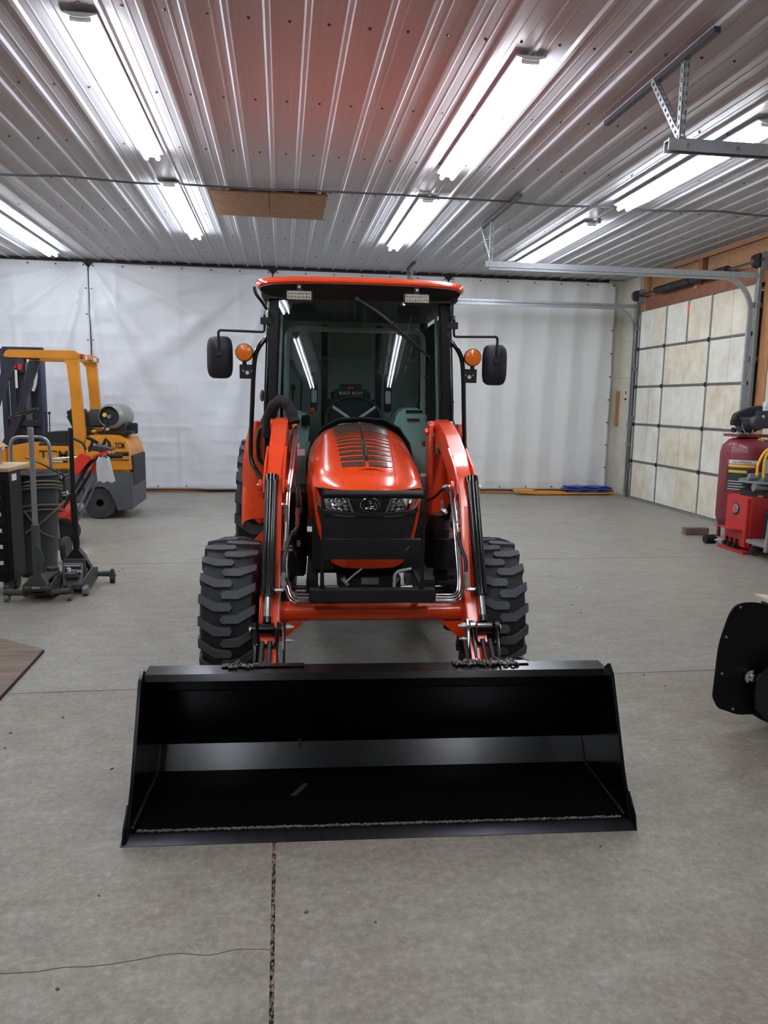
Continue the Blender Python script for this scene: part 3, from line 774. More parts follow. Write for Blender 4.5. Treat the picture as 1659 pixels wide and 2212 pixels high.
part(B().tube(smooth_path([(-.38, 1.55, .96), (-.385, 1.6, 1.03), (-.40, 1.7, 1.08), (-.41, 1.95, 1.1)]), .0075, 8), 'hydraulic_hose', 'hose')
fitting([(.405, 1.55, 1.075), (.44, 1.55, 1.085)], .010)
part(B().tube(smooth_path([(-.36, 1.6, .92), (-.365, 1.7, 1.0), (-.38, 1.9, 1.05)]), .007, 8), 'hydraulic_hose', 'hose')
# quick coupler at left, hose sleeve and warning tags
cp_ = part(B().cyl((-.415, 2.25, 1.36), (-.408, 2.24, 1.30), .016, n=12).cyl((-.408, 2.24, 1.30), (-.405, 2.22, 1.18), .011, n=12), 'hydraulic_coupler', 'zinc')
B().cyl((-.417, 2.25, 1.385), (-.414, 2.25, 1.365), .017, n=12).build('dust_cap', 'green_label', cp_)
part(B().bx(-.44, -.40, 2.18, 2.19, 1.10, 1.32), 'coupler_bracket', 'changer_red')
sl = smooth_path([(-.60, 2.45, 1.30), (-.585, 2.40, 1.42), (-.545, 2.33, 1.50), (-.49, 2.30, 1.525), (-.445, 2.28, 1.47), (-.42, 2.26, 1.395)], 6)
part(B().tube(sl, [.036+.004*math.sin(i*1.3) for i in range(len(sl))], 14), 'hose_sleeve', 'fabric_sleeve')
part(B().bx(-.415, -.385, 2.19, 2.192, 1.245, 1.27).bx(-.42, -.352, 2.185, 2.187, 1.195, 1.235), 'paper_tag', 'label_white')
part(B().bx(.37, .405, 2.2, 2.202, 1.07, 1.09), 'paper_tag', 'label_white')

# ---- hood
HX = -.012
yk_ = [1.205, 1.225, 1.28, 1.38, 1.5, 1.7, 2.0, 2.3]
def ip(y, tab):
    for i in range(len(yk_)-1):
        if y <= yk_[i+1]:
            f = (y-yk_[i])/(yk_[i+1]-yk_[i]); f = max(0, f); return tab[i]*(1-f)+tab[i+1]*f
    return tab[-1]
T_zt = [1.095, 1.112, 1.142, 1.178, 1.213, 1.262, 1.332, 1.392]
T_zs = [1.093, 1.088, 1.082, 1.075, 1.07, 1.07, 1.07, 1.08]
T_w = [.276, .281, .287, .294, .302, .311, .320, .326]
T_b = [.17, .165, .14, .10, .06, .02, 0, 0]
def hood_pt(y, s, off=0.0):
    wv, zt, zs, bb = ip(y, T_w), ip(y, T_zt), ip(y, T_zs), ip(y, T_b)
    a = s*PI/2; x = wv*math.sin(a); z = zs+(zt-zs)*max(0, math.cos(a))**.62
    return Vector((HX+x, y+bb*abs(math.sin(a))**2.2, z+off))
rows = []
ylist = [1.205, 1.213, 1.225, 1.25, 1.28, 1.33, 1.38, 1.44, 1.5, 1.6, 1.7, 1.8, 1.9, 2.0, 2.1, 2.2, 2.3]
for y in ylist: rows.append([hood_pt(y, -1+2*i/40) for i in range(41)])
hood = part(B().grid(rows, .004), 'hood', 'orange', ang=50, label='rounded glossy orange engine hood')
# fascia plan curve
def fy(x, z): return 1.225+.17*min(1.2, abs((x-HX)/.283))**2.2+.10*max(0, 1.09-z)
def fw_(z):   # half width of the nose by height
    tab = [(.69, .175), (.73, .20), (.80, .232), (.90, .258), (1.0, .274), (1.09, .284)]
    for i in range(len(tab)-1):
        if z <= tab[i+1][0]:
            f = (z-tab[i][0])/(tab[i+1][0]-tab[i][0]); f = max(0, f); return tab[i][1]*(1-f)+tab[i+1][1]*f
    return tab[-1][1]
# side panels sweep back from the nose
for s in (-1, 1):
    rows = []
    for z in [.70, .73, .77, .82, .88, .94, 1.0, 1.05, 1.085]:
        wv = fw_(z); r = []
        for k in range(9):
            t = k/8; y0 = fy(HX+wv, z); y = y0+(2.3-y0)*t; xx = wv+((.330-.0)-wv)*min(1, t*1.4)**.8
            zz = z if z > .95 else z+(max(z, .86)-z)*min(1, t*2)
            r.append((HX+s*xx, y, zz))
        rows.append(r)
    B().grid(rows, .004).build('side_panel', 'orange', hood, ang=50)
def patch(rows, name, mat, off=0.0, n=14, thick=.004, parent=hood, x_abs=True, **k):
    rr = []
    for z, xa, xb in rows:
        r = []
        for i in range(n+1):
            x = xa+(xb-xa)*i/n; r.append((HX+x, fy(HX+x, z)-off, z))
        rr.append(r)
    return B().grid(rr, thick).build(name, mat, parent, ang=40, **k)
# orange strips at the edge of the nose, chin
for s in (-1, 1):
    patch([(z, s*fw_(z), s*max(.02, fw_(z)-wd)) for z, wd in [(.76, .028), (.82, .024), (.90, .017), (1.0, .014), (1.09, .013)]], 'edge_strip', 'orange', .001, 4)
patch([(.69, -.13, .13), (.70, -.165, .165), (.72, -.19, .19), (.77, -.215, .215)], 'chin', 'orange', .0, 16)
patch([(.762, -fw_(.762)+.028, fw_(.762)-.028), (.80, -fw_(.8)+.024, fw_(.8)-.024), (.86, -.23, .23), (.92, -.243, .243), (.975, -.252, .252)], 'lower_grille', 'grille_black', .003, 20)
patch([(.966, -.252, .252), (.975, -.254, .254), (.984, -.255, .255)], 'grille_rib', 'dark_plastic', .012, 20, .010)
patch([(.975, -.26, .26), (1.03, -.266, .266), (1.085, -.27, .27)], 'upper_grille', 'grille_black', -.012, 20)
# slots in the grille corners
for s in (-1, 1):
    for k, z in enumerate((.80, .835, .87)):
        patch([(z, s*.165, s*.20), (z+.028, s*.172, s*.222)], 'grille_slot', 'dark_plastic', .008, 3, .003)
    for zz in (1.01, 1.05):
        patch([(zz-.012, s*.068, s*.104), (zz+.012, s*.075, s*.100)], 'grille_slot', 'dark_plastic', -.004, 3, .003)
# headlights: reflector bowl, clear lens, bezel
for s in (-1, 1):
    def hl(z, inset=0):
        ti = (z-.965)/(1.088-.965); xi_ = .078+.048*ti; xo_ = .268+.006*ti if z > 1.0 else .266-(1.0-z)*2.4
        return (z, s*(xi_+inset), s*(max(xi_+inset+.004, xo_-inset)))
    zs_ = [.962, .975, .99, 1.01, 1.04, 1.065, 1.088]
    rr = []; nst = 6; za, zb = .972, 1.086
    for k in range(nst):
        for f in (0.02, .98):
            z = za+(zb-za)*(k+f)/nst; _, xa, xb = hl(z, .006); r = []
            for q in range(25):
                x = xa+(xb-xa)*q/24; r.append((HX+x, fy(HX+x, z)+.004+(.015*f)+.006*math.sin(q*1.31+k*.9), z))
            rr.append(r)
    h = B().grid(rr, .002).build('headlight', 'reflector_chrome', TR, ang=25, label='clear headlight with chrome reflector')
    patch([hl(z) for z in zs_], 'lens', 'clear_lens', .016, 12, .0, parent=h)
    for (xx, zz, r) in ((.205, 1.045, .026), (.150, 1.035, .021)):
        yy = fy(HX+xx, zz)
        b = B(); b.lathe([(r*.3, .012), (r*.6, .008), (r*.85, .0), (r, -.010), (r*1.12, -.006)], (HX+s*xx, yy-.004, zz), (0, 1, 0), 18, cap=False); b.build('bowl', 'reflector_chrome', h)
        B().ball((HX+s*xx, yy-.002, zz), .008, u=8, v=6).build('bulb', 'white_plastic', h)
    for (za, zb) in ((.959, .966),):
        patch([(za, s*.070, s*.16), (zb, s*.074, s*.20), (zb+.006, s*.076, s*.205)], 'bezel', 'tin', .014, 8, .004, parent=h)
    pts = [(.966+.119*t, .079+.044*t) for t in (0, .25, .5, .75, 1)]
    patch([(z, s*(x-.008), s*(x+.002)) for z, x in pts], 'bezel', 'tin', .014, 2, .004, parent=h)
# emblem: chrome ring with a small cast head
em = B(); cx, cz, cy_ = HX+.0, 1.024, 1.205
ring = [(cx+.046*math.cos(2*PI*k/40), cy_, cz+.036*math.sin(2*PI*k/40)) for k in range(40)]
em.tube(ring, .0030, 6, closed=True); E_ = em.build('emblem', 'chrome', TR, label='oval chrome emblem ring')
B().lathe([(.045, .008), (.045, 0), (.0, -.001)], (0, 0, 0), (0, -1, 0), 40).xf(Matrix.Translation((cx, cy_+.004, cz)) @ Matrix.Diagonal((1, 1, .8, 1))).build('emblem_base', 'gloss_black', E_)
for path in ([(-.022, -.018), (-.008, -.012), (.0, -.020), (.012, -.014), (.026, -.022), (.034, -.010), (.030, .004), (.022, .012)], [(-.008, .022), (0, .016), (.006, .022)], [(-.004, .010), (.004, .006), (.010, .012)], [(.002, -.006), (.012, -.008), (.020, -.004), (.024, .004)], [(-.020, -.022), (-.010, -.018)]):
    B().tube(smooth_path([(cx+u, cy_-.003, cz+v) for u, v in path], 4), .0018, 5).build('emblem_relief', 'chrome', E_)
# dark graphic stripes and the smoked plate on the hood
def hood_strip(ya, yb, sa, sb, mat, name, off=.0035, th=.0015, n=20):
    rr = []
    for j in range(5):
        y = ya+(yb-ya)*j/4; rr.append([hood_pt(y, sa+(sb-sa)*i/n, off) for i in range(n+1)])
    return B().grid(rr, th).build(name, mat, hood, ang=50)
def half(y): return .135+.03*(y-1.45)/.75
def s_of(y, x): return math.asin(min(1, x/ip(y, T_w)))/(PI/2)
for (ya, yb) in ((1.44, 1.505), (1.535, 1.595), (1.63, 1.68), (1.715, 1.76), (1.797, 1.835), (1.87, 1.905), (1.94, 1.968), (1.998, 2.022), (2.048, 2.068)):
    for s in (-1, 1):
        hh = s_of((ya+yb)/2, half(ya)); hood_strip(ya, yb, s*.020, s*hh, 'stripe_dark', 'graphic_stripe')
for s in (-1, 1): hood_strip(2.09, 2.285, s*.005, s*s_of(2.2, .168), 'stripe_dark', 'graphic_stripe')
b = B(); rr = []
for y, hw_, hz in ((1.50, .004, .004), (1.53, .012, .010), (1.7, .013, .014), (1.9, .011, .014), (2.1, .008, .010), (2.22, .003, .004)):
    c = hood_pt(y, 0); rr.append([c+Vector((-hw_, 0, 0)), c+Vector((-hw_*.3, 0, hz)), c+Vector((hw_*.3, 0, hz)), c+Vector((hw_, 0, 0))])
b.grid(rr); b.build('hood_ornament', 'chrome', hood, label='slim chrome ornament strip')
b = B(); b.grid([[hood_pt(1.392-.022*abs(i/10)**2, .02+.19*i/10, .002)+Vector((0, 0, dz*.006*(1-abs(i/10)))) for i in range(-10, 11)] for dz in (0, 1)], .0015); b.build('scoop_slot', 'matte_black', hood)
hood_strip(2.287, 2.30, -.97, .97, 'satin_black', 'rear_seal', .004, .003, 30)
B().cyl(hood_pt(2.29, 0)+Vector((0, 0, .003)), hood_pt(2.29, 0)+Vector((0, 0, .013)), .005, n=8).build('washer_nozzle', 'zinc', hood)
# crease lines of the hood
for s in (-1, 1):
    pth = [hood_pt(y, s*(s_of(y, half(y)+.006)), .002) for y in (1.24, 1.3, 1.38, 1.5, 1.7, 1.9, 2.1, 2.28)]
    B().tube(pth, .0028, 6).build('crease', 'orange', hood)
# cowl behind hood (black)
part(B().grid([[(x*.355, 2.31+.06*abs(x)**2, .86+(z-.86)*1.0) for x, z in [(-1, .9), (-.98, 1.15), (-.9, 1.27), (-.7, 1.37), (-.4, 1.425), (0, 1.435), (.4, 1.425), (.7, 1.37), (.9, 1.27), (.98, 1.15), (1, .9)]],
                [(x*.335, 2.43, z-.03) for x, z in [(-1, .9), (-.98, 1.15), (-.9, 1.27), (-.7, 1.37), (-.4, 1.425), (0, 1.435), (.4, 1.425), (.7, 1.37), (.9, 1.27), (.98, 1.15), (1, .9)]]], .01), 'cowl', 'matte_black')
part(B().bx(-.30, .28, 1.45, 2.42, .62, 1.04, .02), 'engine_block', 'matte_black')
# ---- brush guard
gd = part(B().bx(-.252, -.240, 1.10, 1.15, .60, 1.118, .002).bx(.240, .252, 1.10, 1.15, .60, 1.118, .002), 'brush_guard', 'satin_black', label='black brush guard')
B().cyl((-.246, 1.12, 1.088), (.246, 1.12, 1.088), .020, n=20).build('top_bar', 'satin_black', gd)
B().bx(-.246, .246, 1.105, 1.113, .770, .862, .002).build('name_plate', 'satin_black', gd, label='black cross plate with cut lettering')
B().bx(-.246, .246, 1.105, 1.16, .860, .866).build('plate_flange', 'satin_black', gd)
text('BAD BOY', .062, .0012, 'matte_black', gd, 'plate_lettering', (.0, 1.1035, .815), sx=1.35)
B().box((.166, 1.1035, .826), (.006, .002, .03), Ry(.7)).build('plate_scuff', 'galv_dull', gd)
B().bx(-.31, .31, 1.08, 1.15, .560, .622, .004).build('deflector', 'matte_black', gd)
b = B()
for s in (-1, 1): b.bx(s*.246-.01, s*.246+.01, 1.11, 1.5, .58, .64)
b.build('guard_mount', 'satin_black', gd)
# ---- front axle and frame
fx = part(B().bx(-.16, .16, 1.30, 2.4, .50, .64, .01), 'chassis', 'matte_black')
B().bx(-.045, .045, 1.293, 1.30, .60, .635).build('id_plate', 'galv_dull', fx)
ax_ = part(B().cyl((-.50, 1.50, .455), (.50, 1.50, .455), .055, n=18).bx(-.12, .12, 1.42, 1.60, .40, .52, .02), 'front_axle', 'matte_black')
for s in (-1, 1):
    B().cyl((s*.50, 1.5, .30), (s*.50, 1.5, .56), .075, n=18).build('kingpin_housing', 'matte_black', ax_)
    B().cyl((s*.08, 1.36, .56), (s*.43, 1.38, .565), .011, n=10).build('tie_rod', 'gloss_black', ax_)
    B().cyl((s*.16, 1.34, .565), (s*.23, 1.34, .565), .019, n=12).build('rod_joint', 'zinc', ax_)
    B().cyl((s*.115, 1.25, .605), (s*.14, 1.25, .645), .010, n=8).build('hose_end', 'zinc', ax_)
    B().bx(s*.145-.010, s*.145+.010, 1.24, 1.28, .54, .60, .002).build('lug_bracket', 'satin_black', ax_)
part(B().tube(fillet([(.118, 1.22, .59), (.118, 1.22, .665), (.135, 1.22, .685), (.205, 1.25, .69)], .02), .008, 8), 'coolant_pipe', 'white_plastic')
part(B().tube(smooth_path([(-.13, 1.24, .62), (-.10, 1.24, .65), (-.06, 1.25, .68), (-.02, 1.3, .70)]), .004, 6), 'wire', 'white_plastic')
tkk = part(B().bx(.37, .56, 1.85, 2.28, .50, .78, .05), 'battery_box', 'dark_plastic')
part(B().cyl((.46, 2.0, .76), (.46, 2.0, .86), .085, .05, n=24), 'air_cleaner', 'dark_plastic')
part(B().bx(-.44, -.34, 1.9, 2.35, .50, 1.0, .01), 'valve_block', 'matte_black')
# ---- tyres
def tyre(parent_loc, R, W, rimr, nl, name, steer=0.0):
    t = bpy.data.objects.new(name, None); C.objects.link(t); t.parent = TR; t.location = parent_loc; t.rotation_euler = (0, 0, steer)
    t['label'] = 'chunky black lugged tyre'; 
    hw = W/2; prof = [(rimr, -hw*.72), (rimr+.03, -hw*.92), (R-.14, -hw*1.03), (R-.06, -hw*.98), (R-.024, -hw*.86), (R-.008, -hw*.5), (R-.002, 0), (R-.008, hw*.5), (R-.024, hw*.86), (R-.06, hw*.98), (R-.14, hw*1.03), (rimr+.03, hw*.92), (rimr, hw*.72)]
    B().lathe(prof, (0, 0, 0), (1, 0, 0), 64, cap=False).build('carcass', 'tyre', t)
    def rr(u): 
        a = abs(u)/hw; return R-.002-.022*a**2.2
    # lugs: staggered chevron bars
    LB = B(); th = .015 if R < .5 else .022; ls = R/.405
    for side in (-1, 1):
        for k in range(nl):
            ph = 2*PI*(k+(0.5 if side > 0 else 0))/nl
            # (u across from shoulder, v along circumference) polygon in metres
            pc = [(.96, -.075), (.96, -.032), (.42, .012), (-.08, .012), (-.17, -.004), (-.08, -.026), (.36, -.026), (.42, -.030)]
            pc = [(1.0, -.086), (1.0, -.040), (.44, .009), (-.12, .009), (-.21, -.010), (-.12, -.032), (.36, -.034)]
            bot, top = [], []
            for (u, v) in pc[::-1]:
                uu = side*u*hw; v2 = -v*ls; a = ph-v2/R
                def pos(rad, uu=uu, a=a): return Vector((uu, -rad*math.cos(a), -rad*math.sin(a)))
                r0 = rr(uu)
                bot.append(LB.bm.verts.new(pos(r0-.03 if u > .9 else r0-.012))); top.append(LB.bm.verts.new(pos(r0+th*(.72 if u > .9 else .95))))
            LB.bm.faces.new(top); LB.bridge(bot, top)
            # shoulder block running down the sidewall
            a0, a1 = ph-.086*ls/R, ph-.040*ls/R
            q = []
            for (ru, uu) in ((rr(hw)+th*.72, hw), (R-.075, hw*1.03)):
                for a in (a0, a1): q.append(LB.bm.verts.new(Vector((side*uu*1.0, -ru*math.cos(a), -ru*math.sin(a)))))
            q2 = []
            for (ru, uu) in ((rr(hw)-.02, hw*.9), (R-.085, hw*.97)):
                for a in (a0, a1): q2.append(LB.bm.verts.new(Vector((side*uu, -ru*math.cos(a), -ru*math.sin(a)))))
            LB.bm.faces.new((q[0], q[1], q[3], q[2])); LB.bm.faces.new((q[0], q[2], q2[2], q2[0])); LB.bm.faces.new((q[1], q[3], q2[3], q2[1])); LB.bm.faces.new((q[2], q[3], q2[3], q2[2]))
    LB.build('tread_lugs', 'tyre_face', t, ang=30)
    B().lathe([(rimr, -hw*.72), (rimr+.012, -hw*.75), (rimr-.01, -hw*.5), (rimr-.02, -.02), (.10, .01), (.10, .03), (.0, .03)], (0, 0, 0), (1, 0, 0), 40, cap=False).build('rim', 'orange_arm', t)
    B().lathe([(rimr-.01, -hw*.7), (rimr-.015, hw*.7), (rimr+.005, hw*.72)], (0, 0, 0), (1, 0, 0), 40, cap=False).build('rim_barrel', 'orange_arm', t)
    return t
tyre((-.712, 1.50, .402), .392, .275, .21, 21, 'front_wheel')
tyre((.668, 1.50, .402), .392, .252, .21, 21, 'front_wheel')
tyre((-.645, 3.32, .625), .612, .40, .32, 24, 'rear_wheel')
tyre((.635, 3.32, .625), .612, .40, .32, 24, 'rear_wheel')
# ---- fenders
for s in (-1, 1):
    cy, cz = 3.30, .62
    rows = []
    for k in range(0, 19):
        a = math.radians(172-k*6.9); r_ = .68
        y, z = cy+r_*math.cos(a), cz+r_*math.sin(a)*1.12
        rows.append([(s*.47, y, z), (s*.60, y-.01, z+.012), (s*.70, y, z+.008), (s*.765, y+.012, z-.012), (s*.79, y+.03, z-.05)])
    fd = part(B().grid(rows, .006), 'rear_fender', 'orange', ang=50, label='glossy orange rear fender')
    # bulged front face of the fender
    rows = []
    for z, xi_, xo_ in ((.69, .65, .69), (.71, .62, .72), (.75, .585, .75), (.85, .55, .775), (1.0, .55, .79), (1.12, .555, .785), (1.25, .58, .765), (1.34, .61, .745), (1.385, .64, .725)):
        n = 8; rows.append([(s*(xi_+(xo_-xi_)*i/n), 2.68-.05*math.sin(PI*i/n)+.04*(i/n)+.12*max(0, (z-1.1))+.06*max(0, .8-z), z) for i in range(n+1)])
    B().grid(rows, .008).build('fender_front', 'orange', fd, ang=50)
    # step bracket below
    part(B().prism([(s*.55, .60), (s*.60, .72), (s*.72, .60), (s*.72, .52), (s*.55, .52)] if s < 0 else [(s*.55, .52), (s*.72, .52), (s*.72, .60), (s*.60, .72), (s*.55, .60)], 'xz', 2.30, 2.33), 'step_bracket', 'orange_arm')
    part(B().bx(s*.50, s*.70, 2.35, 2.62, .36, .40, .005), 'step', 'satin_black')
# ---- cab
cab = TR
def cp2(b, name, mat, **k): return b.build(name, mat, cab, **k)
yb_, yt_ = 2.420, 2.606   # windshield bottom and top depth (leans back)
def wy(z): return yb_+(yt_-yb_)*(z-.78)/(2.20-.78)
for s in (-1, 1):
    for (x0, x1) in ((.545, .598),):
        rows = []
        b = B(); P_ = []
        for z, xa, xb in ((.78, .548, .600), (1.3, .546, .602), (1.8, .540, .596), (2.20, .525, .580)):
            P_.append([(s*xa, wy(z)-.012, z), (s*xb, wy(z)-.004, z), (s*xb, wy(z)+.05, z), (s*xa, wy(z)+.05, z), (s*xa, wy(z)-.012, z)])
        b.grid(P_); cp2(b, 'front_pillar', 'pillar_black', ang=30)
    cp2(B().tube([(s*.612, wy(.9)+.02, .9), (s*.614, wy(1.5)+.02, 1.5), (s*.602, wy(1.9)+.02, 1.9), (s*.588, wy(2.19)+.02, 2.19)], .014, 10), 'pillar_tube', 'gloss_black')
    # door frame tubes and rear pillar
    cp2(B().tube(fillet([(s*.60, 2.66, .85), (s*.62, 3.05, .92), (s*.63, 3.1, 2.12), (s*.59, 2.68, 2.16)], .08), .016, 8), 'door_frame', 'gloss_black')
    cp2(B().bx(s*.57, s*.63, 3.9, 3.97, .9, 2.2, .004), 'rear_pillar', 'gloss_black')
    cp2(B().bx(s*.60, s*.606, 2.66, 3.12, .95, 2.13), 'side_glass', 'side_glass')
    cp2(B().bx(s*.60, s*.606, 3.16, 3.88, 1.25, 2.13), 'quarter_glass', 'side_glass')
    cp2(B().bx(s*.57, s*.61, 3.12, 3.9, .75, 1.25, .01), 'side_wall', 'interior')
    cp2(B().bx(s*.585, s*.605, 2.62, 3.15, .45, .93, .01), 'door_lower', 'satin_black')
    # grab rail / door handle plate outside
    cp2(B().tube(fillet([(s*.615, 2.60, 1.37), (s*.655, 2.60, 1.34), (s*.675, 2.60, 1.24), (s*.665, 2.60, 1.13), (s*.62, 2.60, 1.10)], .04), .014, 8), 'grab_handle', 'satin_black')
    cp2(B().ball((s*.625, 2.62, 1.38), .05, .6, .5, 1.0, 12, 8), 'hinge_cover', 'dark_plastic')
cp2(B().prism([(.600, 1.62), (.655, 1.55), (.66, 1.535), (.600, 1.45)], 'xz', 2.70, 2.71), 'latch_plate', 'satin_black')
cp2(B().ball((-.672, 3.0, 1.56), .034, .5, .6, 1.3, 12, 8), 'marker_lamp', 'galv_dull')
# windshield: slightly bowed
rows = []
for j in range(13):
    z = .80+(2.19-.80)*j/12
    hwz = .547-.02*max(0, (z-1.8)/.4)
    rows.append([(hwz*i/10, wy(z)-.012-.030*(1-(i/10)**2), z) for i in range(-10, 11)])
cp2(B().grid(rows), 'windshield', 'cab_glass', ang=60, label='large tinted windshield')
cp2(B().tube([(x*.547, wy(.80)-.014-.03*(1-x*x), .80) for x in [i/8 for i in range(-8, 9)]], .012, 8), 'windshield_seal', 'satin_black')
# black print border along the glass edges
# roof
rows = []
for y, hw_, z0, ch in ((2.42, .655, 2.262, 0), (2.45, .67, 2.285, 0), (2.7, .68, 2.315, 0), (3.2, .68, 2.33, 0), (3.8, .67, 2.31, 0), (4.08, .65, 2.28, 0)):
    rows.append([(hw_*math.sin(i/12*PI/2), y+.10*abs(i/12)**5, z0+.022*math.cos(i/12*PI/2)-.012*abs(i/12)**4) for i in range(-12, 13)])
rf = cp2(B().grid(rows), 'roof', 'orange', ang=50, label='flat orange cab roof')
rim = []
for (x, y, z) in rows[0]: rim.append((x, y, z))
b = B(); R_ = [[(x, y, z) for (x, y, z) in rows[0]], [(x*1.003, y-.006, z-.012) for (x, y, z) in rows[0]], [(x*.995, y+.004, z-.022) for (x, y, z) in rows[0]]]
b.grid(R_); b.build('roof_edge', 'orange', rf, ang=60)
for s in (-1, 1):
    k = 24 if s > 0 else 0
    b = B(); b.grid([[(r[k][0], r[k][1], r[k][2]) for r in rows], [(r[k][0]*1.004, r[k][1], r[k][2]-.02) for r in rows], [(r[k][0]*.99, r[k][1], r[k][2]-.036) for r in rows]]); b.build('roof_side', 'orange', rf, ang=60)
# visor and headliner below the roof
v = B(); a_ = [(x*.985, y+.012, z-.022) for (x, y, z) in rows[0]]; bt = [(x*.86, wy(2.19)-.01-.03*(1-(x/.66)**2), 2.185) for (x, y, z) in rows[0]]
v.grid([a_, bt], .006); v.build('visor', 'matte_black', cab)
B().bx(-.64, .64, 2.56, 4.05, 2.18, 2.245, .01).build('headliner', 'headliner', cab)
cp2(B().bx(-.60, .60, 3.93, 3.96, .9, 2.2), 'rear_panel', 'interior')
cp2(B().bx(-.56, .56, 2.50, 3.95, .70, .80), 'cab_floor', 'interior')
for s in (-1, 1):
    cp2(B().bx(s*.20, s*.25, 3.90, 3.93, 1.3, 2.15), 'rear_mullion', 'satin_black')
cp2(B().bx(-.55, .55, 3.90, 3.93, 1.86, 1.90), 'rear_rail', 'interior_mid')
# ROPS loop seen behind the glass
cp2(B().tube(fillet([(-.52, 3.2, .9), (-.50, 3.2, 2.05), (.50, 3.2, 2.05), (.52, 3.2, .9)], .08), .02, 8), 'roll_bar', 'interior')
# seat
st = cp2(B().bx(-.235, .175, 3.25, 3.36, 1.18, 1.60, .06), 'seat_back', 'seat_vinyl', label='black seat with white lettering')
B().bx(-.155, .095, 3.235, 3.34, 1.50, 1.66, .04).build('headrest', 'seat_vinyl', st)
cp2(B().bx(-.25, .25, 2.95, 3.36, 1.06, 1.20, .05), 'seat_cushion', 'seat_vinyl')
text('BAD BOY', .034, .001, 'text_white', st, 'seat_lettering', (-.030, 3.222, 1.589), sx=1.25)
for k in range(2):
    B().ball((-.045+.028*k, 3.226, 1.628), .015, 1.0, .1, .8, 10, 6).build('seat_logo', 'emblem_orange', st)
for s in (-1, 1):
    cp2(B().bx(-.03+s*.275-.028, -.03+s*.275+.028, 3.2, 3.26, 1.45, 1.74, .01), 'seat_side_post', 'satin_black')
    cp2(B().bx(-.03+s*.275-.020, -.03+s*.275+.020, 3.18, 3.20, 1.515, 1.61, .006), 'arm_pad', 'interior_mid')
# steering wheel and column
sw = cp2(B().tube([Matrix.Rotation(.95, 3, 'X') @ Vector((.195*math.cos(2*PI*k/40), .195*math.sin(2*PI*k/40), 0))+Vector((-.02, 2.86, 1.405)) for k in range(40)], .014, 10, closed=True), 'steering_wheel', 'dark_plastic', label='dark steering wheel')
for a in (math.radians(145), math.radians(35), math.radians(270)):
    B().tube([Matrix.Rotation(.95, 3, 'X') @ Vector((r*math.cos(a), r*math.sin(a), -.03*(1-r/.19)))+Vector((-.02, 2.86, 1.405)) for r in (.03, .11, .19)], .011, 8).build('spoke', 'interior_mid', sw)
B().ball((-.02, 2.87, 1.385), .045, 1, .8, .6, 12, 8).build('hub', 'dark_plastic', sw)
cp2(B().prism([(2.62, .9), (2.62, 1.28), (2.72, 1.38), (2.84, 1.42), (2.9, 1.36), (2.8, .9)], 'yz', -.14, .10, .03), 'dash', 'interior')
cp2(B().grid([[(x*.46, 2.56+.05*x*x, z-.06*x*x) for x in [i/8 for i in range(-8, 9)]] for z in (.9, 1.24, 1.29)]+[[(x*.42, 2.72+.05*x*x, 1.27-.06*x*x) for x in [i/8 for i in range(-8, 9)]]], .01), 'dash_shroud', 'interior')
# right-hand console with gauges
cs = cp2(B().prism([(.27, 1.28), (.27, 1.40), (.31, 1.475), (.36, 1.49), (.45, 1.49), (.50, 1.46), (.53, 1.36), (.53, .82), (.30, .82)], 'xz', 2.92, 3.35, .02), 'side_console', 'console_grey', label='grey side console with switches')
B().bx(.35, .47, 2.91, 2.925, 1.455, 1.475, .002).bx(.36, .45, 2.90, 2.925, 1.40, 1.415, .002).build('switch_panel', 'dark_plastic', cs)
B().cyl((.445, 3.0, 1.49), (.45, 3.0, 1.53), .012, n=8).build('control_knob', 'dark_plastic', cs)
B().prism([(.30, .85), (.28, 1.2), (.33, 1.3), (.42, 1.2), (.42, .85)], 'xz', 2.86, 2.92, .02).build('console_foot', 'interior_mid', cs)
# left side console and levers
cs = cp2(B().prism([(-.52, .85), (-.54, 1.38), (-.50, 1.45), (-.38, 1.46), (-.34, 1.40), (-.36, .85)], 'xz', 2.92, 3.3, .02), 'left_console', 'interior_mid')
B().cyl((-.36, 2.88, 1.42), (-.36, 2.90, 1.36), .030, n=14).build('lever_boot', 'matte_black', cs)
B().cyl((-.50, 2.9, 1.395), (-.50, 2.92, 1.365), .018, n=12).build('knob', 'yellow_label', cs)
B().ball((-.315, 2.9, 1.46), .022, 1, 1, 1, 12, 8).build('indicator_knob', 'emblem_orange', cs)
for (x, t0, t1) in ((-.46, 1.4, 1.62), (-.40, 1.4, 1.68)):
    B().cyl((x, 2.95, t0), (x+.01, 2.95, t1), .006, n=8).ball((x+.01, 2.95, t1), .017, 1, 1, 1.5, 10, 8).build('lever', 'satin_black', cs)
# tall lever at right, pedals, lower panels seen through glass
cp2(B().tube(fillet([(.46, 2.56, 1.36), (.465, 2.56, 1.69), (.43, 2.56, 1.695)], .01), .008, 8), 'door_latch_rod', 'satin_black')
for s in (-1, 1):
    cp2(B().bx(s*.36, s*.52, 2.62, 2.66, .82, 1.12, .02), 'lower_panel', 'interior_mid')
    cp2(B().tube([(s*.54, 2.62, .9), (s*.535, 2.65, 1.5), (s*.515, 2.70, 2.12)], .01, 6), 'inner_trim', 'interior_mid')
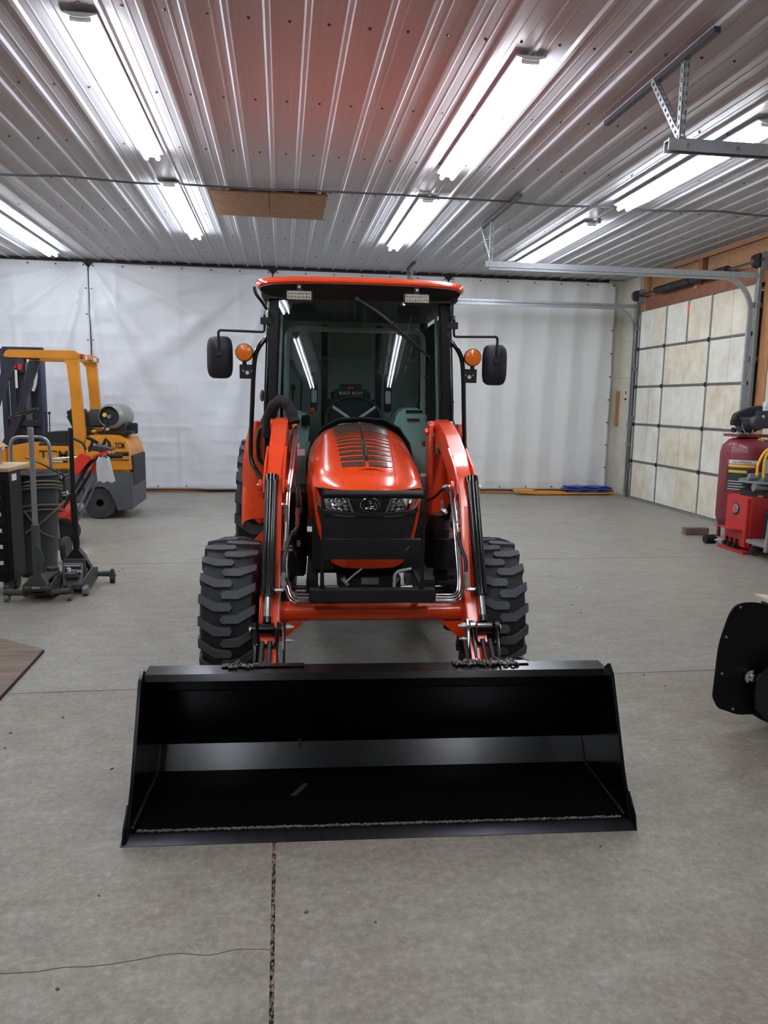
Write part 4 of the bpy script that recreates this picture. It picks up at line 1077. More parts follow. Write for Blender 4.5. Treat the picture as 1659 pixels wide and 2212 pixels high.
# wiper
wp = cp2(B().tube([(-.025, wy(2.19)-.075, 2.185), (.10, wy(2.1)-.075, 2.11), (.20, wy(2.03)-.07, 2.035)], .010, 8), 'wiper', 'dark_plastic')
B().tube([(.06, wy(2.12)-.066, 2.13), (.205, wy(2.03)-.062, 2.03), (.33, wy(1.93)-.058, 1.93), (.455, wy(1.82)-.045, 1.82)], .007, 6).build('wiper_blade', 'satin_black', wp)
B().ball((.205, wy(2.03)-.072, 2.035), .018, 1, .8, 1, 10, 8).build('wiper_joint', 'dark_plastic', wp)
B().cyl((-.025, wy(2.19)-.09, 2.185), (-.025, wy(2.19)-.02, 2.185), .014, n=10).build('wiper_pivot', 'satin_black', wp)
# work lights
for x0 in (-.393, .348):
    wl = part(B().bx(x0-.083, x0+.083, 2.405, 2.44, 2.148, 2.212, .005), 'work_light', 'dark_plastic', label='rectangular LED work light')
    B().bx(x0-.075, x0+.075, 2.398, 2.406, 2.155, 2.205, .002).build('lens', 'led_face', wl)
    for i in range(8):
        for j in range(2):
            B().cyl((x0-.063+i*.018, 2.396, 2.17+j*.021), (x0-.063+i*.018, 2.399, 2.17+j*.021), .006, n=8).build('led', 'chrome', wl)
    B().bx(x0-.016, x0+.016, 2.41, 2.43, 2.21, 2.25, .002).build('bracket', 'satin_black', wl)
    B().cyl((x0, 2.40, 2.232), (x0, 2.412, 2.232), .008, n=8).build('bracket_bolt', 'zinc', wl)
# mirrors
for s in (-1, 1):
    cx_, cz_ = s*.918, 1.802 if s < 0 else 1.79
    pm = []
    hw_, hh_ = .082, .133
    outline = []
    for k in range(36):
        a = 2*PI*k/36; ca, sa = math.cos(a), math.sin(a)
        outline.append((hw_*math.copysign(abs(ca)**.42, ca)*(1-.05*abs(sa)**3), hh_*math.copysign(abs(sa)**.50, sa)))
    b = B(); rings = []
    for sc_, yy in ((1.0, 2.66), (1.03, 2.64), (.97, 2.625), (.45, 2.60), (.22, 2.595)):
        rings.append([b.bm.verts.new((cx_+u*sc_, yy, cz_+vv*sc_+(.02 if sc_ < .5 else 0))) for u, vv in outline])
    for i in range(4): b.bridge(rings[i], rings[i+1])
    b.bm.faces.new(rings[0]); b.bm.faces.new(rings[-1][::-1])
    mi = part(b, 'side_mirror', 'mirror_plastic', ang=50, label='dark plastic side mirror seen from behind')
    B().cyl((cx_, 2.60, cz_+.03), (cx_, 2.575, cz_+.03), .024, n=14).build('ball_joint', 'mirror_plastic', mi)
    B().bx(cx_-hw_*.9, cx_+hw_*.9, 2.66, 2.664, cz_-hh_*.85, cz_+hh_*.85).build('mirror_glass', 'chrome', mi)
    B().tube(fillet([(cx_, 2.58, cz_+.03), (cx_, 2.58, 1.972), (s*.622, 2.58, 1.966), (s*.622, 2.58, 2.075)], .02), .0085, 10).build('mirror_arm', 'satin_black', mi)
    B().bx(s*.572, s*.648, 2.57, 2.60, 2.015, 2.060, .003).build('mirror_bracket', 'satin_black', mi)
    B().cyl((s*.622, 2.58, 2.075), (s*.622, 2.58, 2.10), .007, n=8).build('stud', 'zinc', mi)
    # antenna-like cable at roof corner
part(B().tube(smooth_path([(-.676, 2.46, 2.232), (-.665, 2.46, 2.19), (-.63, 2.48, 2.145), (-.60, 2.50, 2.10)]), .010, 8), 'wiring_loom', 'satin_black')
part(B().tube(fillet([(.575, 2.50, 2.19), (.635, 2.50, 2.215), (.600, 2.52, 2.18)], .01), .004, 6).tube([(.602, 2.55, 2.20), (.602, 2.55, 2.06)], .009, 8), 'wiring_loom', 'satin_black')
# light rails and amber signals
for s in (-1, 1):
    rl = part(B().tube(smooth_path([(s*.575, 2.60, 1.935), (s*.60, 2.59, 1.935), (s*.645, 2.58, 1.89), (s*.680, 2.58, 1.82), (s*.695, 2.58, 1.70), (s*.705, 2.58, 1.5), (s*.718, 2.58, 1.22), (s*.708, 2.56, 1.12), (s*.66, 2.50, 1.05), (s*.60, 2.44, 1.0)], 5), .0155, 12), 'light_rail', 'gloss_black', label='bent black tube rail')
    B().bx(s*.572, s*.606, 2.57, 2.61, 1.89, 1.99, .004).build('rail_clamp', 'satin_black', rl)
    pl = B(); pl.bx(s*.735-.05, s*.735+.05, 2.575, 2.581, 1.665, 1.756, .002); plo = pl.build('signal_bracket', 'satin_black', rl)
    b = B()
    b.cyl((s*.735, 2.573, 1.704), (s*.735, 2.5745, 1.704), .0125, n=16)
    for q in (-.026, .026): b.cyl((s*.735+q, 2.573, 1.716), (s*.735+q, 2.5745, 1.716), .0045, n=8)
    b.build('bracket_hole', 'white_plastic', rl)
    sx_ = s*.752
    sg_ = part(B().lathe([(.050, .03), (.058, .02), (.058, 0), (.052, -.004)], (sx_, 2.565, 1.832), (0, 1, 0), 32), 'turn_signal', 'satin_black', label='round amber turn signal')
    B().lathe([(.054, 0), (.052, -.010), (.030, -.018), (.0, -.020)], (sx_, 2.563, 1.832), (0, 1, 0), 32).build('amber_lens', 'amber', sg_)
    for k in range(8):
        a = k*PI/4; B().cyl((sx_+.006*math.cos(a), 2.5425, 1.832+.006*math.sin(a)), (sx_+.046*math.cos(a), 2.551, 1.832+.046*math.sin(a)), .0022, n=5).build('lens_rib', 'amber', sg_)
    B().cyl((sx_-.0, 2.57, 1.775), (sx_, 2.57, 1.755), .014, n=10).build('signal_stem', 'satin_black', sg_)

# ================================================================ LEFT SIDE
# ---- forklift
fk = thing('forklift', 'orange and grey forklift with gas tank, parked by the left tarp', 'forklift', (-2.7, 10.3, 0))
def fp(b, name, mat, parent=None, **k):
    b.xf(Matrix.Translation(-fk.location)); return b.build(name, mat, fk if parent is None else parent, **k)
cw = [(-2.46, .60), (-2.46, 1.02), (-2.40, 1.055), (-2.08, 1.065), (-1.99, 1.04), (-1.92, .96), (-1.895, .83), (-1.88, .60)]
CW = fp(B().prism(cw, 'xz', 9.80, 10.80, .03), 'counterweight', 'forklift_orange')
fp(B().prism([(-2.46, .12), (-2.46, .60), (-1.875, .60), (-1.87, .35), (-1.875, .13), (-2.06, .10), (-2.09, .22), (-2.14, .36), (-2.22, .42), (-2.34, .42), (-2.42, .36), (-2.46, .25)], 'xz', 9.81, 10.79, .01), 'lower_body', 'forklift_grey')
fp(B().bx(-2.48, -1.90, 9.79, 10.81, .752, .760), 'body_seam', 'forklift_dark', CW)
fp(B().bx(-1.91, -1.868, 9.90, 10.70, .42, .80, .004), 'radiator_recess', 'forklift_dark')
for k in range(7):
    fp(B().bx(-1.885, -1.855, 9.93+k*.12, 9.965+k*.12, .42, .80, .005), 'radiator_slat', 'forklift_grey')
fp(B().bx(-3.35, -2.46, 9.82, 10.78, .62, .915, .02), 'seat_deck', 'forklift_orange')
fp(B().bx(-3.35, -2.46, 9.84, 10.76, .20, .62, .02), 'side_skirt', 'forklift_grey')
fp(B().prism([(-4.4, .25), (-4.4, .70), (-3.6, .72), (-3.35, .90), (-3.35, .25)], 'xz', 9.84, 10.76, .02), 'front_body', 'forklift_orange')
fp(B().bx(-2.74, -2.66, 9.79, 9.84, .55, .62), 'step_edge', 'forklift_dark')
# guard
for (y0, y1, dx) in ((9.80, 9.88, 0), (10.72, 10.80, 0)):
    fp(B().prism([(-2.60, 2.06), (-2.47, 2.06), (-2.455, 1.7), (-2.42, 1.1), (-2.415, .62), (-2.56, .62), (-2.555, 1.1), (-2.575, 1.6), (-2.595, 1.92), (-2.66, 1.99)], 'xz', y0, y1, .006), 'rear_post', 'forklift_orange')
    fp(B().prism([(-3.33, 2.0), (-3.30, 2.065), (-3.26, 2.08), (-2.50, 2.085), (-2.46, 2.05), (-2.47, 1.98), (-2.62, 1.985), (-3.28, 1.985)], 'xz', y0-.006, y1+.006, .006), 'guard_rail', 'forklift_orange')
    fp(B().prism([(-3.31, 2.06), (-3.15, 2.06), (-3.20, 1.95), (-3.40, 1.45), (-3.62, .90), (-3.72, .90), (-3.44, 1.5)], 'xz', y0+.01, y1-.01, .004), 'front_post', 'navy_dark')
fp(B().bx(-2.53, -2.46, 9.86, 10.74, 2.0, 2.06, .006), 'guard_crossbar', 'forklift_orange')
for x in (-2.72, -2.88, -3.04): fp(B().bx(x-.02, x+.02, 9.86, 10.74, 2.03, 2.06, .004), 'guard_bar', 'forklift_orange')
fp(B().bx(-3.28, -3.18, 9.86, 10.74, 2.0, 2.06, .006), 'guard_crossbar', 'navy_dark')
for y in (9.90, 10.62):
    fp(B().bx(-2.462, -2.43, y, y+.13, 1.985, 2.045, .004), 'tail_light', 'red_lens')
    fp(B().bx(-2.464, -2.43, y+.14, y+.20, 1.985, 2.04, .004) if y < 10 else B().bx(-2.464, -2.43, y-.10, y-.01, 1.985, 2.04, .004), 'reverse_light', 'white_plastic')
# seat, wheel
fp(B().prism([(-2.98, 1.05), (-2.95, 1.08), (-2.62, 1.10), (-2.60, .93), (-2.90, .93), (-2.97, 1.0)], 'xz', 9.98, 10.50, .02), 'seat_cushion', 'rubber_seat')
fp(B().prism([(-2.58, 1.05), (-2.70, 1.30), (-2.66, 1.38), (-2.56, 1.40), (-2.44, 1.12), (-2.48, .98)], 'xz', 10.0, 10.48, .03), 'seat_back', 'rubber_seat')
fp(B().bx(-2.48, -2.28, 10.25, 10.55, 1.14, 1.37, .02), 'backrest_box', 'forklift_grey')
fp(B().bx(-3.0, -2.50, 9.9, 10.6, .90, .955, .01), 'engine_cover', 'forklift_dark')
fw2 = fp(B().tube([Ry(-.35) @ Vector((.175*math.cos(2*PI*k/32), .175*math.sin(2*PI*k/32), 0))+Vector((-3.22, 10.1, 1.31)) for k in range(32)], .014, 8, closed=True), 'steering_wheel', 'satin_black')
fp(B().cyl((-3.22, 10.1, 1.30), (-3.42, 10.1, .85), .03, n=12), 'steering_column', 'satin_black')
fp(B().cyl((-3.08, 10.02, 1.27), (-3.07, 10.02, 1.32), .018, n=10).ball((-3.07, 10.0, 1.20), .02), 'steering_knob', 'satin_black')
for x in (-3.05, -3.10): fp(B().cyl((x, 10.55, .9), (x+.02, 10.50, 1.30), .007, n=6).ball((x+.02, 10.5, 1.31), .02), 'control_lever', 'satin_black')
fp(B().tube(fillet([(-3.62, 9.86, 1.62), (-3.44, 9.84, 1.66), (-3.40, 9.84, 1.45), (-3.46, 9.86, 1.30), (-3.55, 9.86, 1.28)], .05), .014, 8), 'grab_handle', 'navy_dark')
fp(B().bx(-3.22, -3.16, 9.80, 9.82, 1.60, 1.86, .02).cyl((-3.25, 9.82, 1.73), (-3.33, 9.86, 1.73), .008), 'mirror', 'satin_black')
fp(B().bx(-3.205, -3.175, 9.794, 9.80, 1.62, 1.84, .005), 'mirror_face', 'white_plastic')
# gas tank lying across the counterweight
tk = fp(B().lathe([(.0, .06), (.118, .055), (.120, .01), (.127, 0), (.137, .012), (.140, .03), (.130, .038), (.126, .05), (.155, .09), (.158, .10), (.152, .11), (.157, .26), (.150, .27), (.157, .28), (.157, .43), (.150, .44), (.157, .45), (.152, .54), (.12, .59), (.04, .61), (.0, .61)], (-2.13, 9.82, 1.29), (.10, 1, 0), 36, cap=False), 'gas_tank', 'tank_steel', label='grey steel gas cylinder')
fp(B().lathe([(.1165, 0.012), (.1165, .05), (.0, .05)], (-2.13, 9.82, 1.29), (.10, 1, 0), 32, cap=False), 'collar_recess', 'forklift_dark', tk)
fp(B().cyl((-2.185, 9.83, 1.31), (-2.182, 9.85, 1.31), .026, n=16), 'gauge', 'yellow_label', tk)
fp(B().cyl((-2.13, 9.81, 1.29), (-2.12, 9.86, 1.29), .022, n=12), 'valve', 'tank_steel', tk)
fp(B().bx(-2.30, -1.90, 10.0, 10.45, 1.06, 1.10, .01).bx(-2.16, -1.96, 9.96, 10.02, 1.06, 1.20, .01).bx(-2.10, -1.88, 10.28, 10.36, 1.06, 1.20, .01), 'tank_cradle', 'forklift_dark')
fp(B().tube(smooth_path([(-2.13, 9.8, 1.22), (-2.2, 9.82, 1.12), (-2.3, 9.95, 1.09), (-2.42, 10.1, 1.12)]), .012, 8), 'gas_hose', 'satin_black')
fp(B().ball((-2.33, 9.9, 1.10), .035, 1.2, 1, .7), 'regulator', 'brass')
# wheels
def fwheel(x, y, r, wd):
    t = fp(B().lathe([(r*.62, -wd/2), (r*.95, -wd/2), (r, -wd/2+.02), (r, wd/2-.02), (r*.95, wd/2), (r*.62, wd/2)], (x, y, r), (0, 1, 0), 40), 'wheel', 'old_tyre')
    fp(B().lathe([(r*.62, -wd/2-.004), (r*.58, -wd/2+.02), (r*.25, -wd/2+.03), (r*.22, -wd/2+.0), (.0, -wd/2-.0)], (x, y, r), (0, 1, 0), 32, cap=False), 'wheel_rim', 'forklift_grey', t)
fwheel(-2.28, 9.93, .205, .18); fwheel(-2.28, 10.67, .205, .18); fwheel(-3.95, 9.93, .26, .2); fwheel(-3.95, 10.67, .26, .2)
fp(B().bx(-2.5, -2.08, 10.0, 10.6, .10, .42), 'axle_housing', 'forklift_dark')
o = text('TCM', .145, .002, 'text_dark', fk, 'side_lettering', Vector((-2.80, 9.816, .805))-fk.location, sx=1.15, bold=.002)
fp(B().bx(-2.84, -2.64, 9.815, 9.819, .715, .742), 'model_strip', 'text_dark'); fp(B().bx(-2.84, -2.70, 9.812, 9.816, .721, .736), 'model_plate', 'label_white')
text('TCM', .10, .002, 'text_dark', fk, 'rear_lettering', Vector((-2.005, 9.796, .93))-fk.location, rot=(PI/2, 0, 0), sx=.55, bold=.002)

# ---- mast of another lift truck behind the forklift
lm = thing('lift_mast', 'dark double lift mast with small red lamps behind the forklift seat', 'mast', (-3.6, 11.45, 0))
for x in (-.28, .22): B().bx(x-.035, x+.035, -.06, .06, .0, 2.18, .006).build('outer_channel', 'navy_dark', lm)
B().bx(.225, .262, -.068, -.058, .05, 2.16).build('channel_face', 'navy_trim', lm)
for x in (-.18, .02): B().bx(x-.045, x+.045, .0, .07, .15, 1.95, .006).build('inner_channel', 'forklift_grey' if x > 0 else 'navy_dark', lm)
B().bx(-.13, -.0, .05, .08, .15, 2.1).build('guard_plate', 'navy_dark', lm)
B().bx(.06, .20, .05, .08, .15, 2.2).build('guard_plate', 'navy_dark', lm)
for z in (.4, 1.1, 2.12): B().bx(-.30, .25, -.01, .05, z, z+.09, .006).build('cross_member', 'navy_dark', lm)
for (x, z) in ((-.13, 1.93), (-.05, 1.93)): B().bx(x-.03, x+.03, -.08, -.05, z-.045, z+.045, .006).build('red_lamp', 'red_lens', lm)
B().bx(-.16, 0, -.055, -.03, 1.85, 2.08, .006).build('lamp_board', 'navy_dark', lm)
B().bx(-.12, .02, -.03, .0, 2.055, 2.10, .004).build('lamp_cap', 'white_plastic', lm)
B().bx(.02, .07, -.07, -.04, 1.35, 2.0, .01).build('hydraulic_ram', 'forklift_grey', lm)
B().tube([(.03, -.09, 1.75), (-.08, -.09, 1.2), (-.25, -.09, .6)], .008, 6).build('strut', 'alu_handle', lm)
B().tube(smooth_path([(.13, -.06, 1.98), (.165, -.08, 1.85), (.15, -.08, 1.7), (.11, -.06, 1.60)]), .022, 8).build('hose_guard', 'white_plastic', lm)

# ---- walk-behind machine with red panels
sb = thing('walk_behind_snowblower', 'red and black walk-behind blower with handlebars in front of the forklift', 'snowblower', (-2.2, 8.4, 0))
def sp(b, name, mat, parent=None, **k):
    b.xf(Matrix.Translation(-sb.location)); return b.build(name, mat, sb if parent is None else parent, **k)
for y in (8.22, 8.55):
    sp(B().tube(fillet([(-2.32, y, .30), (-2.02, y, .80), (-1.93, y, .90), (-1.70, y, .92)], .05), .018, 8), 'handlebar', 'satin_black')
    sp(B().cyl((-1.80, y, .915), (-1.66, y, .92), .024, n=12), 'grip', 'matte_black')
    sp(B().tube([(-2.22, y+.03, .18), (-1.97, y+.03, .70)], .010, 6), 'brace_rod', 'tin')
sp(B().prism([(-2.02, .98), (-1.84, .95), (-1.78, .98), (-1.80, 1.0), (-2.0, 1.03)], 'xz', 8.24, 8.52, .01), 'control_panel', 'motor_grey')
sp(B().prism([(-2.17, .70), (-2.16, .78), (-2.11, .90), (-2.06, .955), (-1.98, .92), (-1.97, .88), (-2.05, .80), (-2.10, .72)], 'xz', 8.15, 8.24, .008), 'side_cover', 'red_paint')
sp(B().prism([(-2.0, .72), (-1.98, .82), (-1.93, .88), (-1.85, .87), (-1.86, .80), (-1.95, .76)], 'xz', 8.26, 8.36, .008), 'side_cover', 'red_paint')
sp(B().prism([(-1.95, .93), (-1.80, .98), (-1.79, .95), (-1.94, .905)], 'xz', 8.18, 8.3, .004), 'panel_trim', 'red_paint')
for pts in ([(-2.02, 8.2, .98), (-2.05, 8.2, 1.05), (-2.12, 8.2, 1.09), (-2.17, 8.2, 1.11)], [(-2.0, 8.25, .96), (-1.96, 8.25, 1.08)], [(-1.90, 8.4, 1.02), (-1.86, 8.4, 1.09)]):
    sp(B().tube(smooth_path(pts), .013, 8), 'shift_lever', 'satin_black')
sp(B().tube([(-2.02, 8.25, 1.11), (-1.96, 8.25, 1.085), (-1.91, 8.25, 1.05)], .018, 8), 'lever_knob', 'matte_black')
sp(B().tube([(-1.88, 8.4, 1.03), (-1.86, 8.4, 1.09), (-1.83, 8.4, 1.05), (-1.82, 8.4, 1.0)], .016, 8), 'lever_knob', 'matte_black')
sp(B().tube(smooth_path([(-1.95, 8.3, 1.0), (-1.90, 8.28, 1.05), (-1.87, 8.3, 1.0), (-1.92, 8.3, .93)]), .005, 6), 'control_cable', 'tin')
sp(B().cyl((-1.935, 8.20, .905), (-1.935, 8.19, .905), .018, n=12), 'knob_bolt', 'zinc')
sp(B().cyl((-2.46, 8.25, .885), (-2.12, 8.22, .90), .009, n=10), 'crank_rod', 'chrome')
sp(B().bx(-2.48, -2.25, 8.2, 8.55, .42, .70, .03), 'engine', 'motor_grey')
sp(B().bx(-2.46, -2.28, 8.17, 8.24, .66, .73, .02).cyl((-2.27, 8.2, .52), (-2.22, 8.2, .53), .03), 'muffler', 'chrome')
for (x, z) in ((-2.36, .60), (-2.33, .62), (-2.36, .545), (-2.335, .545), (-2.345, .51)): sp(B().ball((x, 8.17, z), .022, 1, .6, 1, 10, 8), 'red_knob', 'changer_red')
sp(B().prism([(-2.52, .10), (-2.52, .36), (-2.46, .44), (-2.30, .42), (-2.24, .34), (-2.30, .27), (-2.38, .10)], 'xz', 8.2, 8.5, .01), 'auger_housing', 'red_paint')
sp(B().prism([(-2.30, .13), (-2.29, .27), (-2.22, .33), (-2.16, .33), (-2.18, .25), (-2.25, .12)], 'xz', 8.15, 8.2, .005), 'chain_cover', 'red_paint')
trk = B(); n = 34
tp = []
for k in range(n):
    a = 2*PI*k/n; tp.append((-2.27+.15*math.cos(a), .135+.125*math.sin(a)))
for k, (x, z) in enumerate(tp):
    a = 2*PI*k/n; trk.box((x, 8.14, z), (.03, .14, .022), Ry(-a))
trk.lathe([(.115, -.05), (.118, .05)], (-2.27, 8.14, .135), (0, 1, 0), 28)
sp(trk, 'drive_wheel', 'matte_black')
# clear-ish bag hanging on the handlebar
bg = thing('plastic_bag', 'pale plastic bag hanging from the blower handlebar', 'bag', (-1.83, 8.15, .91))
rows = []
for z, xa, xb in ((0, -.06, .05), (-.04, -.08, .06), (-.12, -.085, .075), (-.22, -.075, .10), (-.255, -.07, .105)):
    rows.append([(xa+(xb-xa)*i/8, -.03*math.sin(PI*i/8)-.008*math.sin(i*2.3+z*20), z+.01*math.sin(i*1.7)) for i in range(9)])
B().grid(rows, .012).build('bag_front', 'bag', bg, ang=70)
B().tube([(-.03, .02, 0), (0, .03, .03), (.03, .02, 0)], .004, 6).build('bag_handle', 'bag', bg)

# ---- tool chest
tc_ = thing('tool_chest', 'black rolling tool chest with wooden top and chrome pulls, left edge', 'tool chest', (-2.66, 6.32, 0))
B().bx(-.62, .60, -.28, -.0, .10, .955, .006).build('cabinet', 'chest_black', tc_)
for k in range(6):
    z0 = .16+k*.123 if k else .14
    dr = B().bx(-.58, .565, -.292, -.278, .155+k*.126, .155+k*.126+.115, .004).build('drawer', 'chest_black', tc_)
    B().prism([(-.306, .155+k*.126+.085), (-.306, .155+k*.126+.107), (-.290, .155+k*.126+.112), (-.290, .155+k*.126+.08)], 'yz', -.54, .535).build('drawer_pull', 'pull_white', dr)
B().bx(-.64, .605, -.30, .28, .955, .985, .003).build('worktop', 'worktop_wood', tc_)
B().bx(.601, .604, -.22, -.12, .88, .93).build('sticker', 'label_white', tc_)
for x in (-.5, .54):
    for y in (-.23, -.06):
        cs_ = B().cyl((x-.02, y, .055), (x+.02, y, .055), .055, n=18).build('caster', 'old_tyre', tc_)
        B().bx(x-.035, x+.035, y-.03, y+.03, .085, .105).build('caster_fork', 'galv_dull', cs_)
# things on the chest
bxx = thing('cardboard_box', 'open brown cardboard box on the tool chest top', 'box', (-2.36, 6.32, .986))
for n_, a in (('front_flap', (-.13, .13, -.11, -.104, 0, .145)), ('rear_wall', (-.13, .13, .104, .11, 0, .15)), ('left_wall', (-.13, -.124, -.11, .11, 0, .15)), ('right_wall', (.124, .13, -.11, .11, 0, .15)), ('bottom', (-.13, .13, -.11, .11, 0, .006))):
    B().bx(*a).build(n_, 'cardboard', bxx)
B().box((.155, 0, .155), (.06, .2, .005), Ry(.5)).build('top_flap', 'cardboard', bxx)
bxx = thing('cardboard_box', 'taller cardboard box at the left edge behind the black tray', 'box', (-2.72, 6.44, .986))
B().bx(-.2, .16, -.05, .12, 0, .20, .003).build('carton', 'cardboard', bxx)
B().box((-.0, -.10, .23), (.34, .11, .004), Rx(-.35)).build('top_flap', 'cardboard', bxx)
ty = thing('plastic_tray', 'black plastic tray in front of the cardboard boxes', 'tray', (-2.50, 6.11, .986))
B().bx(-.4, .12, -.08, .08, 0, .02, .004).bx(-.4, .12, -.085, -.078, 0, .07).bx(-.4, .12, .078, .085, 0, .075).bx(.114, .12, -.08, .08, 0, .07).build('tray_body', 'satin_black', ty)
B().bx(-.38, .1, -.092, -.084, .03, .05, .003).build('tray_rib', 'dark_plastic', ty)
cr = thing('machine_bracket', 'dark angular bracket hanging in at the left edge above the chest', 'bracket', (-3.1, 6.12, .99))
B().prism([(-.25, .0), (-.25, .30), (.0, .26), (.10, .34), (.13, .28), (.02, .16), (.0, .0)], 'xz', -.04, .04, .006).build('bracket_body', 'motor_grey', cr)
B().box((-.06, 0, .52), (.30, .18, .006), Ry(-.18)).build('bracket_flap', 'cardboard', cr)
B().bx(-.02, .0, -.02, .02, .26, .52).build('bracket_post', 'navy_dark', cr)

# ---- trash can, hand truck, hoses
tcn = thing('trash_can', 'large dark grey trash can beside the tool chest', 'trash can', (-2.09, 6.74, 0))
b = B(); b.lathe([(.14, .055), (.148, .05), (.17, .40), (.187, .84), (.197, .86), (.202, .875), (.193, .885), (.184, .87), (.166, .4), (.135, .07)], (0, 0, 0), (0, 0, 1), 36, cap=False); b.build('can_body', 'can_grey', tcn)
B().tube([(.2*math.cos(2*PI*k/36), .2*math.sin(2*PI*k/36), .872) for k in range(36)], .013, 8, closed=True).build('rim', 'dark_plastic', tcn)
B().cyl((0, 0, .02), (0, 0, .06), .145, n=28).build('can_base', 'dark_plastic', tcn)
for a in (.8, 2.2, 3.9, 5.5): B().cyl((.13*math.cos(a), .13*math.sin(a)-.01, .022), (.13*math.cos(a), .13*math.sin(a)+.01, .022), .022, n=12).build('caster', 'old_tyre', tcn)
ht = thing('hand_truck', 'silver tube hand truck with orange side rail behind the trash can', 'hand truck', (-2.13, 7.22, 0))
B().tube(fillet([(-.30, .02, .12), (-.30, .0, 1.16), (.03, .0, 1.16), (.08, .0, .12)], .09, 6), .015, 10).build('frame_tube', 'tin', ht)
B().prism([(.035, .02), (.060, .02), (.10, .60), (.115, .68), (.085, .64), (.070, .5)], 'xz', -.16, -.12, .003).build('side_rail', 'orange_dirty', ht)
B().bx(-.26, .06, -.10, -.02, .02, .035).build('toe_plate', 'galv_dull', ht)
for z in (.3, .6): B().cyl((-.30, .01, z), (.05, .01, z), .010, n=8).build('rung', 'tin', ht)
for x in (-.34, .14): B().lathe([(.05, -.025), (.115, -.025), (.122, 0), (.115, .025), (.05, .025)], (x, -.0, .122), (1, 0, 0), 28).build('wheel', 'old_tyre', ht)
B().cyl((-.34, 0, .122), (.14, 0, .122), .010, n=8).build('axle', 'tin', ht)
hs = thing('air_hose', 'brown air hose draped round the trash can and hand truck', 'hose', (-1.995, 6.77, .7))
for k, (z, r_) in enumerate(((.10, .214), (.07, .218), (.045, .215), (-.10, .216), (-.14, .213))):
    pts = [(-.10+r_*math.cos(a), -.03+r_*math.sin(a), z-.03*math.sin(a*1.5)) for a in [math.radians(x) for x in range(-110, 60, 12)]]
    B().tube(pts, .010, 8).build('hose_loop', 'brown_hose', hs)
B().tube(smooth_path([(-.12, -.25, -.30), (.0, -.22, -.22), (.10, -.14, -.12), (.14, -.02, -.06)]), .009, 8).build('hose_loop', 'brown_hose', hs)
B().tube(smooth_path([(-.12, -.25, -.12), (.0, -.22, -.30), (.12, -.12, -.38)]), .009, 8).build('hose_loop', 'brown_hose', hs)
B().tube(smooth_path([(-.20, .1, .30), (-.05, .0, .26), (.08, -.05, .20), (.14, 0, .15), (.10, .02, .10), (.02, 0, .08)]), .008, 8).build('hose_loop', 'satin_black', hs)
B().cyl((-.0, 0, .07), (.04, 0, .095), .018, n=8).build('brass_fitting', 'brass', hs)

# ---- floor jacks
def jack(x, y, rz, dirty, label, htop, hmat):
    j = thing('floor_jack', label, 'floor jack', (x, y, 0), rz, 'floor jacks beside the tool chest')
    m = 'jack_dirty' if dirty else 'jack_grey'
    for s in (-1, 1):
        B().prism([(-.14, .05), (-.14, .13), (.04, .16), (.30, .12), (.34, .04), (.30, .03), (-.10, .03)], 'yz', s*.095-.006, s*.095+.006, .002).build('side_frame', m, j)
        B().cyl((s*.10, -.13, .07), (s*.235, -.11, .075), .022, .026, n=12).build('caster_arm', m, j)
        cs_ = B().cyl((s*.225-.016, -.10, .033), (s*.225+.016, -.10, .033), .033, n=18).build('caster', 'galv_dull' if dirty else 'dark_plastic', j)
        B().bx(s*.225-.024, s*.225+.024, -.12, -.08, .045, .075, .003).cyl((s*.225, -.10, .09), (s*.225, -.10, .115), .016).build('caster_fork', m, cs_)
        B().cyl((s*.11-.02, .30, .04), (s*.11+.02, .30, .04), .04, n=18).build('front_wheel', 'galv_dull', j)
    B().bx(-.09, .09, -.10, .28, .045, .06).build('base_plate', m, j)
    B().cyl((-.10, -.13, .10), (.10, -.13, .10), .022, n=12).build('cross_shaft', m, j)
    B().bx(-.05, .05, -.06, .12, .06, .14, .01).build('power_unit', 'matte_black', j)
    B().prism([(-.03, .10), (.22, .10), (.30, .135), (.30, .15), (-.03, .145)], 'yz', -.05, .05, .004).build('lift_arm', m, j)
    B().cyl((0, .28, .145), (0, .28, .175), .045, n=20).build('saddle', m, j)
    B().prism([(-.075, .12), (.075, .12), (.025, .21), (-.025, .21)], 'xz', -.13, -.06, .004).build('handle_socket', 'jack_grey' if dirty else 'satin_black', j)
    return j
j1 = jack(-1.82, 5.93, 0, True, 'dirty grey floor jack with silver bar handle beside the black one', 1.28, 'alu')
B().cyl((0, -.10, .18), (.0, -.10, .58), .030, n=14).build('handle_sleeve', 'jack_grey', j1)
B().cyl((.0, -.10, .57), (.01, -.12, 1.30), .019, n=14).build('handle_bar', 'alu_handle', j1)
B().prism([(.0, .26), (.06, .30), (.05, .38), (.01, .44)], 'xz', -.14, -.12, .004).build('rag', 'jack_grey', j1)
B().bx(-.028, .028, -.160, -.152, .105, .122, .002).build('jack_label', 'galv', j1)
j2 = jack(-1.625, 6.28, PI, False, 'black floor jack with black handle and 3 ton label', 1.29, 'black')
B().prism([(-.10, .045), (.10, .045), (.082, .265), (-.082, .265)], 'xz', .17, .20, .006).xf(Matrix.Translation((0, 0, 0))).build('front_shroud', 'jack_grey', j2)
pn = B().box((0, .225, .150), (.15, .010, .18), Rx(.20), .004).build('label_panel', 'jack_panel', j2)
B().box((0.0, .234, .180), (.12, .003, .065), Rx(.20)).build('label_patch', 'text_dark', j2)
text('3', .062, .001, 'text_white', j2, 'label_number', (.028, .238, .180), rot=(PI/2-.20, 0, PI), bold=.003, sx=1.3)
text('TON', .034, .001, 'text_white', j2, 'label_word', (-.028, .239, .176), rot=(PI/2-.20, 0, PI), bold=.001)
